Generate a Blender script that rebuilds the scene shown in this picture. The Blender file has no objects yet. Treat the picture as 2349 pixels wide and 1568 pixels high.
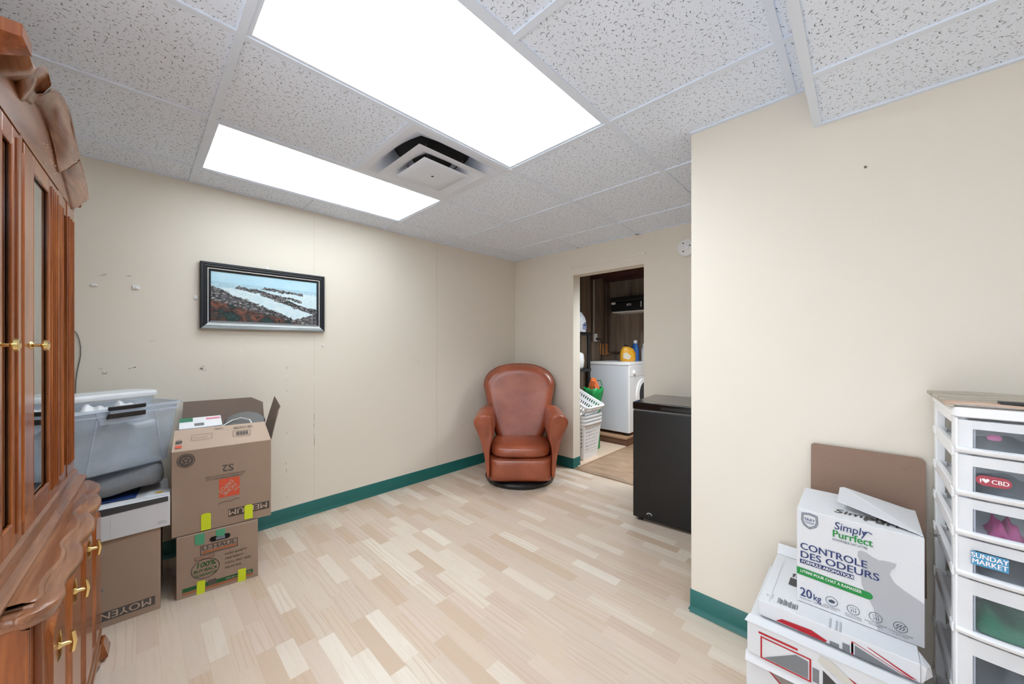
import bpy, bmesh, math, random
from mathutils import Vector, Matrix
random.seed(7)
R = math.radians
S = bpy.context.scene

# ------------------------------------------------------------ camera
YAW = R(43.97)
cam_data = bpy.data.cameras.new('camera')
cam = bpy.data.objects.new('camera', cam_data); S.collection.objects.link(cam)
cam.location = (0, 0, 1.222)
cam.rotation_euler = (R(90), 0, YAW)
cam_data.sensor_width = 36; cam_data.lens = 36 * 831.9 / 2349
cam_data.shift_y = 11.2 / 2349
cam_data.clip_start = .02
S.camera = cam

# ------------------------------------------------------------ world, exposure
w = bpy.data.worlds.new('world'); S.world = w; w.use_nodes = True
w.node_tree.nodes['Background'].inputs[0].default_value = (.8, .85, .9, 1)
w.node_tree.nodes['Background'].inputs[1].default_value = 2.3  # strength tuned as fill through the added rear wall opening
S.view_settings.view_transform = 'Standard'; S.view_settings.look = 'None'
S.view_settings.exposure = 0.8; S.view_settings.gamma = 1; S.view_settings.use_curve_mapping = False
S.cycles.max_bounces = 7; S.cycles.diffuse_bounces = 6; S.cycles.glossy_bounces = 3; S.cycles.transmission_bounces = 2; S.cycles.transparent_max_bounces = 12
S.cycles.use_adaptive_sampling = True; S.cycles.adaptive_threshold = .12; S.cycles.adaptive_min_samples = 16
S.cycles.sample_clamp_indirect = 6; S.cycles.caustics_reflective = False; S.cycles.caustics_refractive = False

T = .6096
CE = 2.2064                      # ceiling height
SO = 2.056                       # lower ceiling on the right
XL, YB, YR, XC = -2.89, 3.05, 1.79, -.57
def gx(i): return (i - 2.3174) * T
def gy(j): return (j + 2.3756) * T

# ------------------------------------------------------------ ceiling lamps' own light, plus two lights added out of view
def area(name, x0, x1, y0, y1, z, power, spread=150, col=(.88, .955, 1)):
    l = bpy.data.lights.new(name, 'AREA'); l.shape = 'RECTANGLE'
    l.size = x1 - x0; l.size_y = y1 - y0; l.energy = power; l.spread = R(spread); l.color = col
    o = bpy.data.objects.new(name, l); S.collection.objects.link(o)
    o.location = ((x0 + x1) / 2, (y0 + y1) / 2, z)
    return o
LENS = 6.0
LAMPS = []
LAMPS.append(area('lamp_light', gx(0) + .03, gx(1) - .03, gy(-2) + .03, gy(0) - .03, CE - .001, 5, 140))
LAMPS.append(area('lamp_light', gx(-2) + .03, gx(-1) - .03, gy(-2) + .03, gy(0) - .03, CE - .001, 2, 130))
LAMPS.append(area('lamp_light', .65, 1.2, -.6, .55, SO - .004, 2, 150))  # light of the added panel behind the viewer
LAMPS.append(area('laundry_fill_light', -1.75, -.75, 3.45, 3.85, 2.16, 21, 135))  # added light without a fixture, out of view, brightens the laundry

# ------------------------------------------------------------ materials
def lin(c):
    if isinstance(c, str):
        c = tuple(int(c[i:i + 2], 16) / 255 for i in (0, 2, 4))
        c = tuple(x / 12.92 if x <= .04045 else ((x + .055) / 1.055) ** 2.4 for x in c)
    return (c[0], c[1], c[2], 1)
class NT:
    def __init__(s, name):
        s.m = bpy.data.materials.new(name); s.m.use_nodes = True; s.t = s.m.node_tree
        s.b = s.t.nodes['Principled BSDF']; s.out = s.t.nodes['Material Output']
    def n(s, typ, props=None, **inp):
        nd = s.t.nodes.new('ShaderNode' + typ)
        for k, v in (props or {}).items(): setattr(nd, k, v)
        for k, v in inp.items():
            key = int(k[1:]) if k[0] == 'i' and k[1:].isdigit() else k.replace('_', ' ')
            s.set(nd.inputs[key], v)
        return nd
    def set(s, sock, v):
        if isinstance(v, bpy.types.NodeSocket): s.t.links.new(v, sock)
        elif isinstance(v, bpy.types.Node): s.t.links.new(v.outputs[0], sock)
        elif isinstance(v, str): sock.default_value = lin(v)
        else: sock.default_value = v
    def math(s, op, a, b=0, c=0, clamp=False):
        nd = s.t.nodes.new('ShaderNodeMath'); nd.operation = op; nd.use_clamp = clamp
        s.set(nd.inputs[0], a); s.set(nd.inputs[1], b); s.set(nd.inputs[2], c); return nd.outputs[0]
    def mix(s, f, a, b, mode='MIX'):
        nd = s.t.nodes.new('ShaderNodeMix'); nd.data_type = 'RGBA'; nd.blend_type = mode
        s.set(nd.inputs[0], f)
        for k, v in ((6, a), (7, b)):
            if isinstance(v, tuple): v = (v + (1,))[:4]
            s.set(nd.inputs[k], v)
        return nd.outputs[2]
    def ramp(s, f, stops, interp='LINEAR'):
        nd = s.t.nodes.new('ShaderNodeValToRGB'); s.set(nd.inputs[0], f); cr = nd.color_ramp; cr.interpolation = interp
        while len(cr.elements) < len(stops): cr.elements.new(.5)
        for e, (p, c) in zip(cr.elements, stops): e.position = p; e.color = lin(c)
        return nd.outputs[0]
    def obj(s): return s.t.nodes.new('ShaderNodeTexCoord').outputs['Object']
    def geo(s): return s.t.nodes.new('ShaderNodeNewGeometry').outputs['Position']
    def sep(s, v): return s.n('SeparateXYZ', i0=v).outputs
    def comb(s, x, y, z=0.0): return s.n('CombineXYZ', X=x, Y=y, Z=z).outputs[0]
    def scale(s, v, k): return s.n('Mapping', Vector=v, Scale=k).outputs[0]
    def noise(s, v, sc, det=3, rough=.5, dist=0):
        return s.n('TexNoise', Vector=v, Scale=sc, Detail=det, Roughness=rough, Distortion=dist).outputs
    def bump(s, h, st=.3, d=.01):
        s.set(s.b.inputs['Normal'], s.n('Bump', Height=h, Strength=st, Distance=d).outputs[0])
    def P(s, **k):
        for a, v in k.items(): s.set(s.b.inputs[a.replace('_', ' ')], v)
        return s
MC = {}
def mat(name, col, rough=.5, metal=0, var=0, sc=8, bump=0, bsc=60, coat=0, spec=.5):
    """plain procedural paint / plastic / metal with a little noise of its own"""
    key = (name, str(col), rough)
    if key in MC: return MC[key]
    a = NT(name); a.P(Roughness=rough, Metallic=metal, Coat_Weight=coat, Specular_IOR_Level=spec)
    c = lin(col)
    v = a.obj()
    f = a.noise(v, sc, 4)[0]
    k = 1 - max(var, .02)
    a.P(Base_Color=a.mix(f, c, tuple(x * k for x in c[:3])))
    if bump: a.bump(a.noise(v, bsc, 3)[0], bump, .004)
    MC[key] = a.m; return a.m

def m_wall(name, c1='E3DBCE', c2='DDD5C8'):
    a = NT(name); v = a.geo()
    f = a.noise(v, 1.3, 5, .6)[0]; f2 = a.noise(v, 26, 4, .6)[0]
    c = a.mix(f, lin(c1), lin(c2))
    spots = a.math('GREATER_THAN', a.noise(v, 7, 6, .7)[0], .71)
    c = a.mix(a.math('MULTIPLY', spots, .22), c, lin('E4DCCC'))
    a.P(Base_Color=c, Roughness=.55, Specular_IOR_Level=.3); a.bump(f2, .12, .003)
    return a.m
M_WALL = m_wall('beige_wall_paint')

def m_floor():
    a = NT('pale_maple_laminate'); p = a.sep(a.geo())
    W = .0655
    y = a.math('DIVIDE', p[1], W); row = a.math('FLOOR', y)
    rr = a.n('TexWhiteNoise', {'noise_dimensions': '1D'}, W=row).outputs[0]
    u = a.math('ADD', a.math('DIVIDE', p[0], .30), a.math('MULTIPLY', row, 37.31))
    vor = a.n('TexVoronoi', {'voronoi_dimensions': '1D', 'feature': 'F1'}, W=u, Scale=1.0, Randomness=.75)
    cid = a.sep(vor.outputs['Color'])
    base = a.ramp(cid[0], [(0, 'C2AC97'), (.14, 'CAB7A4'), (.3, 'C9B8A9'), (.44, 'CCBCAB'), (.6, 'CDBBAC'), (.74, 'D3C6B7'), (.86, 'C6B2A2'), (.94, 'D8CDBF')], 'CONSTANT')
    # grain running along the board, different on every stave
    gv = a.comb(a.math('ADD', a.math('MULTIPLY', p[0], 2.2), a.math('MULTIPLY', cid[1], 60)), a.math('MULTIPLY', p[1], 26), a.math('MULTIPLY', row, 3.1))
    g = a.noise(gv, 1.6, 6, .62, 1.2)[0]
    ring = a.n('TexWave', {'wave_type': 'BANDS', 'bands_direction': 'Y'}, Vector=a.comb(a.math('ADD', a.math('MULTIPLY', p[0], 1.3), a.math('MULTIPLY', cid[1], 40)), a.math('MULTIPLY', p[1], 11), row), Scale=1.1, Distortion=9, Detail=3, Detail_Scale=.9).outputs[1]
    line = a.math('POWER', ring, 7)
    has = a.math('GREATER_THAN', cid[2], .55)
    c = a.mix(a.math('MULTIPLY', a.math('SUBTRACT', g, .45, clamp=True), .9), base, lin('B99F86'))
    c = a.mix(a.math('MULTIPLY', a.math('MULTIPLY', line, has), .38), c, lin('B4977C'))
    # seams
    fy = a.math('FRACT', y); e1 = a.math('LESS_THAN', a.math('MINIMUM', fy, a.math('SUBTRACT', 1, fy)), .012)
    c = a.mix(a.math('MULTIPLY', e1, .35), c, lin('B49A80'))
    a.P(Base_Color=c, Roughness=a.math('ADD', .36, a.math('MULTIPLY', g, .12)), Specular_IOR_Level=.35)
    a.bump(g, .04, .001)
    return a.m
def m_dark_floor():
    a = NT('brown_vinyl_plank'); p = a.sep(a.geo())
    v = a.comb(a.math('MULTIPLY', p[0], 3), a.math('MULTIPLY', p[1], 22), 0)
    g = a.noise(v, 1.2, 6, .65, 1)[0]
    a.P(Base_Color=a.ramp(g, [(.25, '7E6450'), (.5, 'A0836A'), (.75, 'B99C80')]), Roughness=.42)
    return a.m
def m_tile():
    a = NT('fissured_ceiling_tile'); p = a.geo()
    def marks(sc, ln, wd, thr, seed):
        v = a.n('Mapping', Vector=p, Location=(seed, seed * 1.7, 0), Scale=(sc, sc, 0)).outputs[0]
        vo = a.n('TexVoronoi', {'voronoi_dimensions': '2D'}, Vector=v, Scale=1.0, Randomness=1.0)
        d = a.n('VectorMath', {'operation': 'SUBTRACT'}, i0=v, i1=vo.outputs['Position']).outputs[0]
        cid = a.sep(vo.outputs['Color'])
        rot = a.n('VectorRotate', {'rotation_type': 'Z_AXIS'}, Vector=d, Angle=a.math('MULTIPLY', cid[0], 6.28)).outputs[0]
        q = a.sep(rot)
        bend = a.math('MULTIPLY', a.math('POWER', a.math('ABSOLUTE', q[0]), 2.0), a.math('MULTIPLY', a.math('SUBTRACT', cid[1], .5), 5))
        yy = a.math('ABSOLUTE', a.math('ADD', q[1], bend))
        L = a.math('MULTIPLY', a.math('ADD', .25, cid[1]), ln * sc)
        e = a.math('ADD', a.math('POWER', a.math('DIVIDE', q[0], L), 2), a.math('POWER', a.math('DIVIDE', yy, wd * sc), 2))
        inn = a.math('SUBTRACT', 1.15, e, clamp=True)
        return a.math('MULTIPLY', inn, a.math('GREATER_THAN', cid[2], thr))
    f1 = marks(38, .0075, .0017, .12, 3.1); f2 = marks(72, .0038, .0014, .3, 9.7); f3 = marks(125, .0011, .001, .45, 5.3)
    f = a.math('MAXIMUM', a.math('MAXIMUM', f1, a.math('MULTIPLY', f2, .8)), a.math('MULTIPLY', f3, .6))
    n = a.noise(p, 3, 3)[0]
    base = a.mix(n, lin('EAF2FF'), lin('E6EFFC'))
    a.P(Base_Color=a.mix(a.math('MULTIPLY', f, .95, clamp=True), base, lin('626264')), Roughness=.9, Specular_IOR_Level=.1)
    h = a.math('SUBTRACT', a.math('MULTIPLY', a.noise(p, 150, 2)[0], .3), f)
    a.bump(h, .3, .002)
    return a.m
def m_wood(name, dark, mid, light, rough=.22, sc=1.0, axis='z', coat=.5):
    a = NT(name); v = a.obj()
    k = {'z': (14, 14, 1.1), 'x': (1.1, 14, 14), 'y': (14, 1.1, 14)}[axis]
    v2 = a.scale(v, tuple(x * sc for x in k))
    g = a.noise(v2, 1.6, 7, .62, .8)[0]; g2 = a.noise(v2, 7, 4, .6)[0]
    f = a.math('ADD', a.math('MULTIPLY', g, .75), a.math('MULTIPLY', g2, .25))
    a.P(Base_Color=a.ramp(f, [(.28, dark), (.5, mid), (.72, light)]), Roughness=rough, Coat_Weight=coat, Coat_Roughness=.12)
    a.bump(g2, .05, .001); return a.m
def m_card(name, c='A89281', c2='9F8978', rough=.8):
    a = NT(name); v = a.obj(); p = a.sep(v)
    flute = a.n('TexWave', {'bands_direction': 'X'}, Vector=v, Scale=60).outputs[1]
    n = a.noise(v, 5, 5, .6)[0]; n2 = a.noise(v, 180, 2)[0]
    c = a.mix(n, lin(c), lin(c2)); c = a.mix(a.math('MULTIPLY', n2, .08), c, lin('6E5E50'))
    a.P(Base_Color=c, Roughness=rough, Specular_IOR_Level=.25); a.bump(flute, .05, .0006); return a.m
def m_leather():
    a = NT('cognac_leather'); v = a.obj()
    n = a.noise(v, 4, 5, .6)[0]; n2 = a.n('TexVoronoi', {'feature': 'DISTANCE_TO_EDGE'}, Vector=v, Scale=220).outputs[0]
    n3 = a.noise(a.scale(v, (3, 3, 9)), 3, 4, .5, 1.5)[0]
    c = a.ramp(n, [(.3, '7A3A24'), (.5, '92482D'), (.7, 'A5583A')])
    a.P(Base_Color=c, Roughness=a.math('ADD', .26, a.math('MULTIPLY', n, .14)), Specular_IOR_Level=.55, Coat_Weight=.25, Coat_Roughness=.25)
    a.bump(a.math('ADD', a.math('MULTIPLY', n2, .4), a.math('MULTIPLY', n3, 1.2)), .14, .004); return a.m
def m_clear(name, col, opac=.4, rough=.15, gloss=.5):
    """milky see-through plastic"""
    a = NT(name); a.P(Base_Color=lin(col), Roughness=rough, Specular_IOR_Level=gloss)
    tr = a.n('BsdfTransparent', Color=(.95, .97, 1, 1))
    v = a.obj(); f = a.math('ADD', opac, a.math('MULTIPLY', a.math('SUBTRACT', a.noise(v, 9, 3)[0], .5), .25), clamp=True)
    a.set(a.out.inputs[0], a.n('MixShader', i0=f, i1=tr, i2=a.b).outputs[0]); return a.m
def m_glass(name='cabinet_glass'):
    a = NT(name)
    fr = a.n('Fresnel', IOR=3.2); tr = a.n('BsdfTransparent', Color=(.93, .96, .95, 1)); gl = a.n('BsdfGlossy', Roughness=.004, Color=(.95, .97, .96, 1))
    a.set(a.out.inputs[0], a.n('MixShader', i0=a.math('ADD', a.math('MULTIPLY', fr.outputs[0], .8), .3, clamp=True), i1=tr, i2=gl).outputs[0]); return a.m
def m_lens(name, strength, x0, x1, dip):
    """prismatic lamp lens: two tubes glow along its length"""
    a = NT(name); p = a.sep(a.geo()); v = a.geo()
    u = a.math('DIVIDE', a.math('SUBTRACT', p[0], x0), x1 - x0)
    g = lambda c, wd: a.math('POWER', 2.718, a.math('MULTIPLY', a.math('POWER', a.math('DIVIDE', a.math('SUBTRACT', u, c), wd), 2), -1))
    prof = a.math('ADD', a.math('MULTIPLY', a.math('ADD', g(.14, .17), g(.86, .17)), dip), 1 - dip)
    pr = a.n('TexVoronoi', {'feature': 'DISTANCE_TO_EDGE', 'voronoi_dimensions': '2D'}, Vector=v, Scale=190, Randomness=0).outputs[0]
    k = a.math('ADD', .93, a.math('MULTIPLY', pr, .25))
    e = a.math('MULTIPLY', a.math('MULTIPLY', prof, k), strength)
    a.P(Base_Color=(.5, .5, .5, 1), Roughness=.4); a.P(Emission_Color=(.84, .94, 1, 1), Emission_Strength=e); return a.m

M_TEAL = mat('teal_vinyl', '1F6460', .35, var=.06)
M_WHITE = mat('white_enamel', 'E8E8E8', .4)
M_GRID = mat('grid_enamel', 'E0E9F6', .5)
M_WPL = mat('white_plastic', 'EDEDEF', .35, var=.03)
M_BLACK = mat('black_plastic', '17171A', .35)
M_BRASS = mat('polished_brass', 'E3C98A', .18, 1)
M_CHERRY = m_wood('cherry_wood', '57290F', '8A4A22', 'B26E3A', coat=.3)
M_CHERRYX = m_wood('cherry_wood_long', '5C3623', '85573C', 'A37656', axis='x', rough=.26, coat=.25)
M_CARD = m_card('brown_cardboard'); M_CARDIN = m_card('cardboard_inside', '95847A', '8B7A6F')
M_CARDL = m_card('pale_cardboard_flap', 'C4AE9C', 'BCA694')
M_WCARD = m_card('white_cardboard', 'DCDDE0', 'D2D3D7', .55)
M_INK = mat('black_ink', '1E1C1C', .6); M_GREY = mat('grey_ink', '57504D', .7)
M_NAVY = mat('navy_ink', '1C2F66', .5); M_GREEN = mat('green_ink', '0E8438', .5); M_DGREEN = mat('dark_green_ink', '1E5A30', .6)
M_RED = mat('red_ink', 'B01222', .45); M_ORANGE = mat('orange_ink', 'D9573A', .6); M_LGREY = mat('light_grey_ink', 'ABACB1', .5)
M_MGREY = mat('mid_grey_ink', '76787C', .5)
M_WINK = mat('white_ink', 'EAEAEA', .6); M_TAPE = mat('yellow_green_tape', 'D4E423', .45); M_GTAPE = mat('green_tape', '4FA27D', .5)
M_CLEAR = m_clear('frosted_clear_plastic', 'DCE6F2', .30, .2)
M_CLEARB = m_clear('bluish_clear_plastic', 'C3CEDB', .42, .16)
M_FROST = m_clear('milky_drawer_plastic', 'F0F0F1', .66, .25)
M_LEATH = m_leather()
M_GLASS = m_glass()

# ------------------------------------------------------------ mesh builder
class MB:
    def __init__(s, M=None): s.bm = bmesh.new(); s.M = M or Matrix(); s.mi = 0
    def vs(s, pts): return [s.bm.verts.new(s.M @ Vector(p)) for p in pts]
    def face(s, v):
        try: f = s.bm.faces.new(v); f.material_index = s.mi; return f
        except ValueError: return None
    def poly(s, pts, flip=False): v = s.vs(pts); s.face(v[::-1] if flip else v); return s
    def loft(s, rings, cap0=True, cap1=True, closed=True):
        vr = [s.vs(r) for r in rings]; n = len(vr[0])
        for a, b in zip(vr, vr[1:]):
            for i in range(n if closed else n - 1):
                j = (i + 1) % n; s.face([a[i], a[j], b[j], b[i]])
        if cap0: s.face(vr[0][::-1])
        if cap1: s.face(vr[-1])
        return s
    def box(s, x0, x1, y0, y1, z0, z1):
        return s.loft([[(x0, y0, z), (x1, y0, z), (x1, y1, z), (x0, y1, z)] for z in (z0, z1)])
    def prism(s, pts, z0, z1): return s.loft([[(p[0], p[1], z) for p in pts] for z in (z0, z1)])
    def slab(s, q, th):
        q = [Vector(p) for p in q]; n = (q[1] - q[0]).cross(q[2] - q[0]).normalized() * th
        return s.loft([[tuple(p) for p in q], [tuple(p + n) for p in q]])
    def tube(s, path, r, n=8, closed=False, cap=True):
        P = [Vector(p) for p in path]; rings = []; up = Vector((0, 0, 1)); prev = None
        for i, p in enumerate(P):
            if closed: t = P[(i + 1) % len(P)] - P[i - 1]
            else: t = P[min(i + 1, len(P) - 1)] - P[max(i - 1, 0)]
            t.normalize()
            if prev is None:
                a = t.cross(up); a = t.cross(Vector((1, 0, 0))) if a.length < .1 else a
            else: a = prev - t * prev.dot(t)
            a.normalize(); prev = a; b = t.cross(a)
            rr = r[i] if isinstance(r, (list, tuple)) else r
            rings.append([tuple(p + (a * math.cos(2 * math.pi * k / n) + b * math.sin(2 * math.pi * k / n)) * rr) for k in range(n)])
        if closed: rings.append(rings[0])
        return s.loft(rings, cap and not closed, cap and not closed)
    def lathe(s, prof, n=24, c=(0, 0, 0), ax='z'):
        rings = []
        for r, z in prof:
            ring = []
            for k in range(n):
                a = 2 * math.pi * k / n; x, y = max(r, 1e-5) * math.cos(a), max(r, 1e-5) * math.sin(a)
                p = {'z': (x, y, z), 'y': (x, z, -y), 'x': (z, x, y)}[ax]
                ring.append((p[0] + c[0], p[1] + c[1], p[2] + c[2]))
            rings.append(ring)
        return s.loft(rings)
    def rings2(s, c, r, n=20):  # disc
        return s.poly([(c[0] + r * math.cos(2 * math.pi * k / n), c[1] + r * math.sin(2 * math.pi * k / n), c[2]) for k in range(n)])
    def text(s, body, size, x, y, z=0, rot=0, bold=0, align='LEFT', shear=0, sx=1, sy=1):
        if bold >= .005:   # heavier strokes: the same word struck three times, a hair apart
            q = bold * size * sx * .8; c_, s_ = math.cos(R(rot)), math.sin(R(rot))
            for i_, d in enumerate((-q, 0, q)): s.text(body, size, x + d * c_, y + d * s_, z + i_ * .00008, rot, 0, align, shear, sx, sy)
            return s
        k = (body, bold, align, shear)
        if k not in TC:
            cu = bpy.data.curves.new('t', 'FONT'); cu.body = body; cu.size = 1; cu.offset = bold; cu.align_x = align; cu.shear = shear
            cu.resolution_u = 3
            o = bpy.data.objects.new('t', cu); S.collection.objects.link(o)
            TC[k] = bpy.data.meshes.new_from_object(o)
            bpy.data.objects.remove(o)
        me = TC[k]; A = Matrix.Translation((x, y, z)) @ Matrix.Rotation(R(rot), 4, 'Z') @ Matrix.Diagonal((size * sx, size * sy, 1, 1))
        v = [s.bm.verts.new(s.M @ A @ p.co) for p in me.vertices]
        for p in me.polygons: s.face([v[i] for i in p.vertices])
        return s
    def rect(s, x0, y0, x1, y1, z=0): return s.poly([(x0, y0, z), (x1, y0, z), (x1, y1, z), (x0, y1, z)])
    def frame(s, x0, y0, x1, y1, t, z=0):
        s.rect(x0, y0, x1, y0 + t, z); s.rect(x0, y1 - t, x1, y1, z); s.rect(x0, y0 + t, x0 + t, y1 - t, z); s.rect(x1 - t, y0 + t, x1, y1 - t, z); return s
    def annulus(s, cx, cy, r0, r1, z=0, n=28, ky=1):
        A = [(cx + r0 * math.cos(2 * math.pi * k / n), cy + ky * r0 * math.sin(2 * math.pi * k / n), z) for k in range(n)]
        B = [(cx + r1 * math.cos(2 * math.pi * k / n), cy + ky * r1 * math.sin(2 * math.pi * k / n), z) for k in range(n)]
        return s.loft([A, B], False, False)
    def build(s, name, mats, parent=None, smooth=0, bevel=0, seg=2, sub=0, solid=0, recalc=True):
        if recalc: bmesh.ops.recalc_face_normals(s.bm, faces=s.bm.faces)
        me = bpy.data.meshes.new(name); s.bm.to_mesh(me); s.bm.free()
        for m in (mats if isinstance(mats, (list, tuple)) else [mats]): me.materials.append(m)
        o = bpy.data.objects.new(name, me); S.collection.objects.link(o)
        if parent: o.parent = parent
        if smooth or sub or bevel:
            for p in me.polygons: p.use_smooth = True
            if not sub: me.set_sharp_from_angle(angle=R(smooth or 35))
        if solid: md = o.modifiers.new('solid', 'SOLIDIFY'); md.thickness = solid; md.offset = -1
        if bevel:
            md = o.modifiers.new('bevel', 'BEVEL'); md.width = bevel; md.segments = seg; md.limit_method = 'ANGLE'; md.angle_limit = R(40)
            md.harden_normals = True
        if sub: md = o.modifiers.new('sub', 'SUBSURF'); md.levels = sub; md.render_levels = sub
        return o
TC = {}
def thing(name, label, cat, loc=(0, 0, 0), rz=0, group=None, rot=None):
    o = bpy.data.objects.new(name, None); S.collection.objects.link(o)
    o.location = loc; o.rotation_euler = rot or (0, 0, rz); o.empty_display_size = .05
    o['label'] = label; o['category'] = cat
    if group: o['group'] = group
    return o
def tag(o, label, cat, group=None):
    o['label'] = label; o['category'] = cat
    if group: o['group'] = group
    return o
def struct(o): o['kind'] = 'structure'; return o
def fm(x=0, y=0, z=0, face='front'):
    """matrix of a print plane: x right, y up, z out; on the front (-y) face of a local box"""
    if face == 'front': return Matrix.Translation((x, y, z)) @ Matrix.Rotation(R(90), 4, 'X')
    return Matrix.Translation((x, y, z))

# ------------------------------------------------------------ room shell
struct(MB().box(XL, 2.2, -1.0, YB + .02, -.05, 0).build('floor', m_floor()))
struct(MB().box(XL - .1, -.3, YB + .02, 5.1, -.05, -.001).build('floor', m_dark_floor()))
struct(MB().box(XL - .12, XL, -1.0, YB + .12, 0, CE + .3).build('wall_left', M_WALL))
DX0, DX1, DZ = -2.087, -1.357, 1.94
b = MB(); b.box(XL - .12, DX0, YB, YB + .12, 0, CE + .3); b.box(DX1, XC + .3, YB, YB + .12, 0, CE + .3); b.box(DX0, DX1, YB, YB + .12, DZ, CE + .3)
struct(b.build('wall_back', M_WALL))
struct(MB().box(XC, 2.2, YR, YB, 0, CE + .3).build('wall_right', M_WALL))
struct(MB().box(2.1, 2.2, -1.0, YR, 0, CE + .3).build('wall_far_right', M_WALL))
b = MB(); b.box(XL - .12, -1.05, -1.1, -.95, 0, CE + .3); b.box(-1.05, .55, -1.1, -.95, 2.1, CE + .3); b.box(.55, 2.2, -1.1, -.95, 0, CE + .3)   # added wide opening, out of view, lets world light in as fill
struct(b.build('wall_rear', M_WALL))
# suspended ceiling
tile = m_tile()
b = MB()
holes = {(0, -2), (0, -1), (-2, -2), (-2, -1), (-1, -1)}
for i in range(-3, 6):
    for j in range(-5, 6):
        if (i, j) in holes: continue
        x0, x1, y0, y1 = max(gx(i), XL), min(gx(i + 1), -.13 if gy(j) < 1.79 else XC), max(gy(j), -.95), min(gy(j + 1), YB)
        if gy(j) < YR < gy(j + 1):
            if x1 > XC:  # tile crosses the corner of the right wall
                if gx(i) < XC: b.box(x0, XC, YR, YB if y1 > YB else y1, CE + .004, CE + .02)
                x1b = min(gx(i + 1), -.13)
                if x1b > x0: b.box(x0, x1b, y0, YR, CE + .004, CE + .02)
                continue
        if gy(j) >= YR: x1 = min(x1, XC)
        if x1 <= x0 or y1 <= y0: continue
        b.box(x0, x1, y0, y1, CE + .004, CE + .02)
ceil = struct(b.build('ceiling', tile))
g = MB(); hw = .012
for i in range(-2, 4):
    x = gx(i)
    if x > -.13: continue
    g.box(x - hw, x + hw, -.95, YR if x > XC else YB, CE - .002, CE + .006)
for j in range(-5, 4):
    y = gy(j)
    if y < -.95 or y > YB: continue
    xe = -.13 if y < YR else XC
    if j == -1:
        for xa, xb in ((XL, gx(-2)), (gx(-1), gx(0)), (gx(1), xe)): g.box(xa, xb, y - hw, y + hw, CE - .0025, CE + .006)
    else: g.box(XL, xe, y - hw, y + hw, CE - .0025, CE + .006)
g.box(XL, XL + .018, -.95, YB, CE - .002, CE + .006); g.box(XL, XC, YB - .018, YB, CE - .002, CE + .006)
g.box(XC, -.13, YR - .018, YR, CE - .003, CE + .006)
g.build('ceiling_grid', M_GRID, ceil)
b = MB()
for i in range(2, 8):
    for j in range(-5, 1):
        x0, x1, y0, y1 = max(gx(i), -.13), min(gx(i + 1), 2.1), max(gy(j), -.95), min(gy(j + 1), YR)
        if x1 > x0 and y1 > y0: b.box(x0, x1, y0, y1, SO + .004, SO + .02)
so = struct(b.build('ceiling', tile))
g = MB()
for j in range(-3, 1): g.box(-.13, 2.1, gy(j) - hw, gy(j) + hw, SO - .002, SO + .006)
for x in (gx(4), gx(6)): g.box(x - hw, x + hw, -.95, YR, SO - .002, SO + .006)
g.box(-.132, -.108, -.95, YR, SO - .004, SO + .03); g.box(-.13, 2.1, YR - .016, YR, SO - .003, SO + .012)
g.box(-.13, -.12, -.95, YR, SO, CE)
g.build('ceiling_grid', M_GRID, so)
struct(MB().box(XL - .12, 2.2, -1.1, YB + .12, CE + .28, CE + .34).build('ceiling', mat('dark_plenum', '2A2826', .9)))
# cove baseboards
def cove(name, p0, p1, nrm, h=.1, ends=True):
    d = (Vector(p1) - Vector(p0)); n = Vector(nrm)
    prof = [(0, 0), (.014, 0), (.012, .006), (.006, .016), (.004, .03), (.004, h - .004), (.001, h), (0, h)]
    return struct(MB().loft([[(p[0] + n.x * a, p[1] + n.y * a, z) for a, z in prof] for p in (p0, p1)]).build(name, M_TEAL, smooth=40))
cove('baseboard_left', (XL, -.95, 0), (XL, YB, 0), (1, 0))
cove('baseboard_back', (XL, YB, 0), (DX0, YB, 0), (0, -1))
cove('baseboard_jamb', (DX0, YB - .004, 0), (DX0, YB + .12, 0), (1, 0))
cove('baseboard_right', (XC - .004, YR, 0), (2.1, YR, 0), (0, -1))
cove('baseboard_corner', (XC, YR, 0), (XC, YB, 0), (-1, 0))
cove('baseboard_back', (DX1, YB, 0), (XC, YB, 0), (0, -1))
# door trim pieces
struct(MB().box(DX0 + .01, DX1, YB - .01, YB + .05, 0, .008).build('trim_1', m_wood('threshold_wood', '7A6048', '94785E', 'A98C70', axis='x'), bevel=.003))
b = MB(); b.tube([(-2.103, YB - .006, 2.014), (-1.72, YB - .006, 2.022), (-1.357, YB - .006, 2.03)], .006, 8)
b.box(-1.367, -1.349, YB - .012, YB, 2.018, 2.042); b.box(-2.108, -2.1, YB - .012, YB, 2.005, 2.02)
struct(b.build('trim_2', mat('cream_raceway', 'E9E3D6', .4), smooth=60))
# blemishes of the left wall
chip = mat('bare_plaster', 'F0ECE4', .8, var=.1); scar = mat('torn_paint_edge', '9A9084', .8, var=.3)
WL = bpy.data.objects['wall_left']
def ymark(y, z, r, seed, white=False):
    rnd = random.Random(seed); b = MB()
    k = 9
    for q in range(rnd.randint(2, 4)):
        oy, oz, rr = rnd.uniform(-r, r) * 1.1, rnd.uniform(-r, r), r * rnd.uniform(.35, .7)
        for (sc, x, mi, o) in ((1.0, .0012, 1, (.3, -.35)), (.8, .0020, 0, (0, 0))):
            b.mi = mi; ring = []
            for t in range(k):
                a = 2 * math.pi * t / k; d = rr * sc * rnd.uniform(.6, 1.15)
                ring.append((y + oy + o[0] * rr * .5 + d * math.cos(a) * 1.2, z + oz + o[1] * rr * .5 + d * math.sin(a) * .8))
            b.loft([[(XL, p[0], p[1]) for p in ring], [(XL + x, p[0], p[1]) for p in ring]])
    b.build('paint_scar', [M_WALL if not white else chip, scar], WL)
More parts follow.
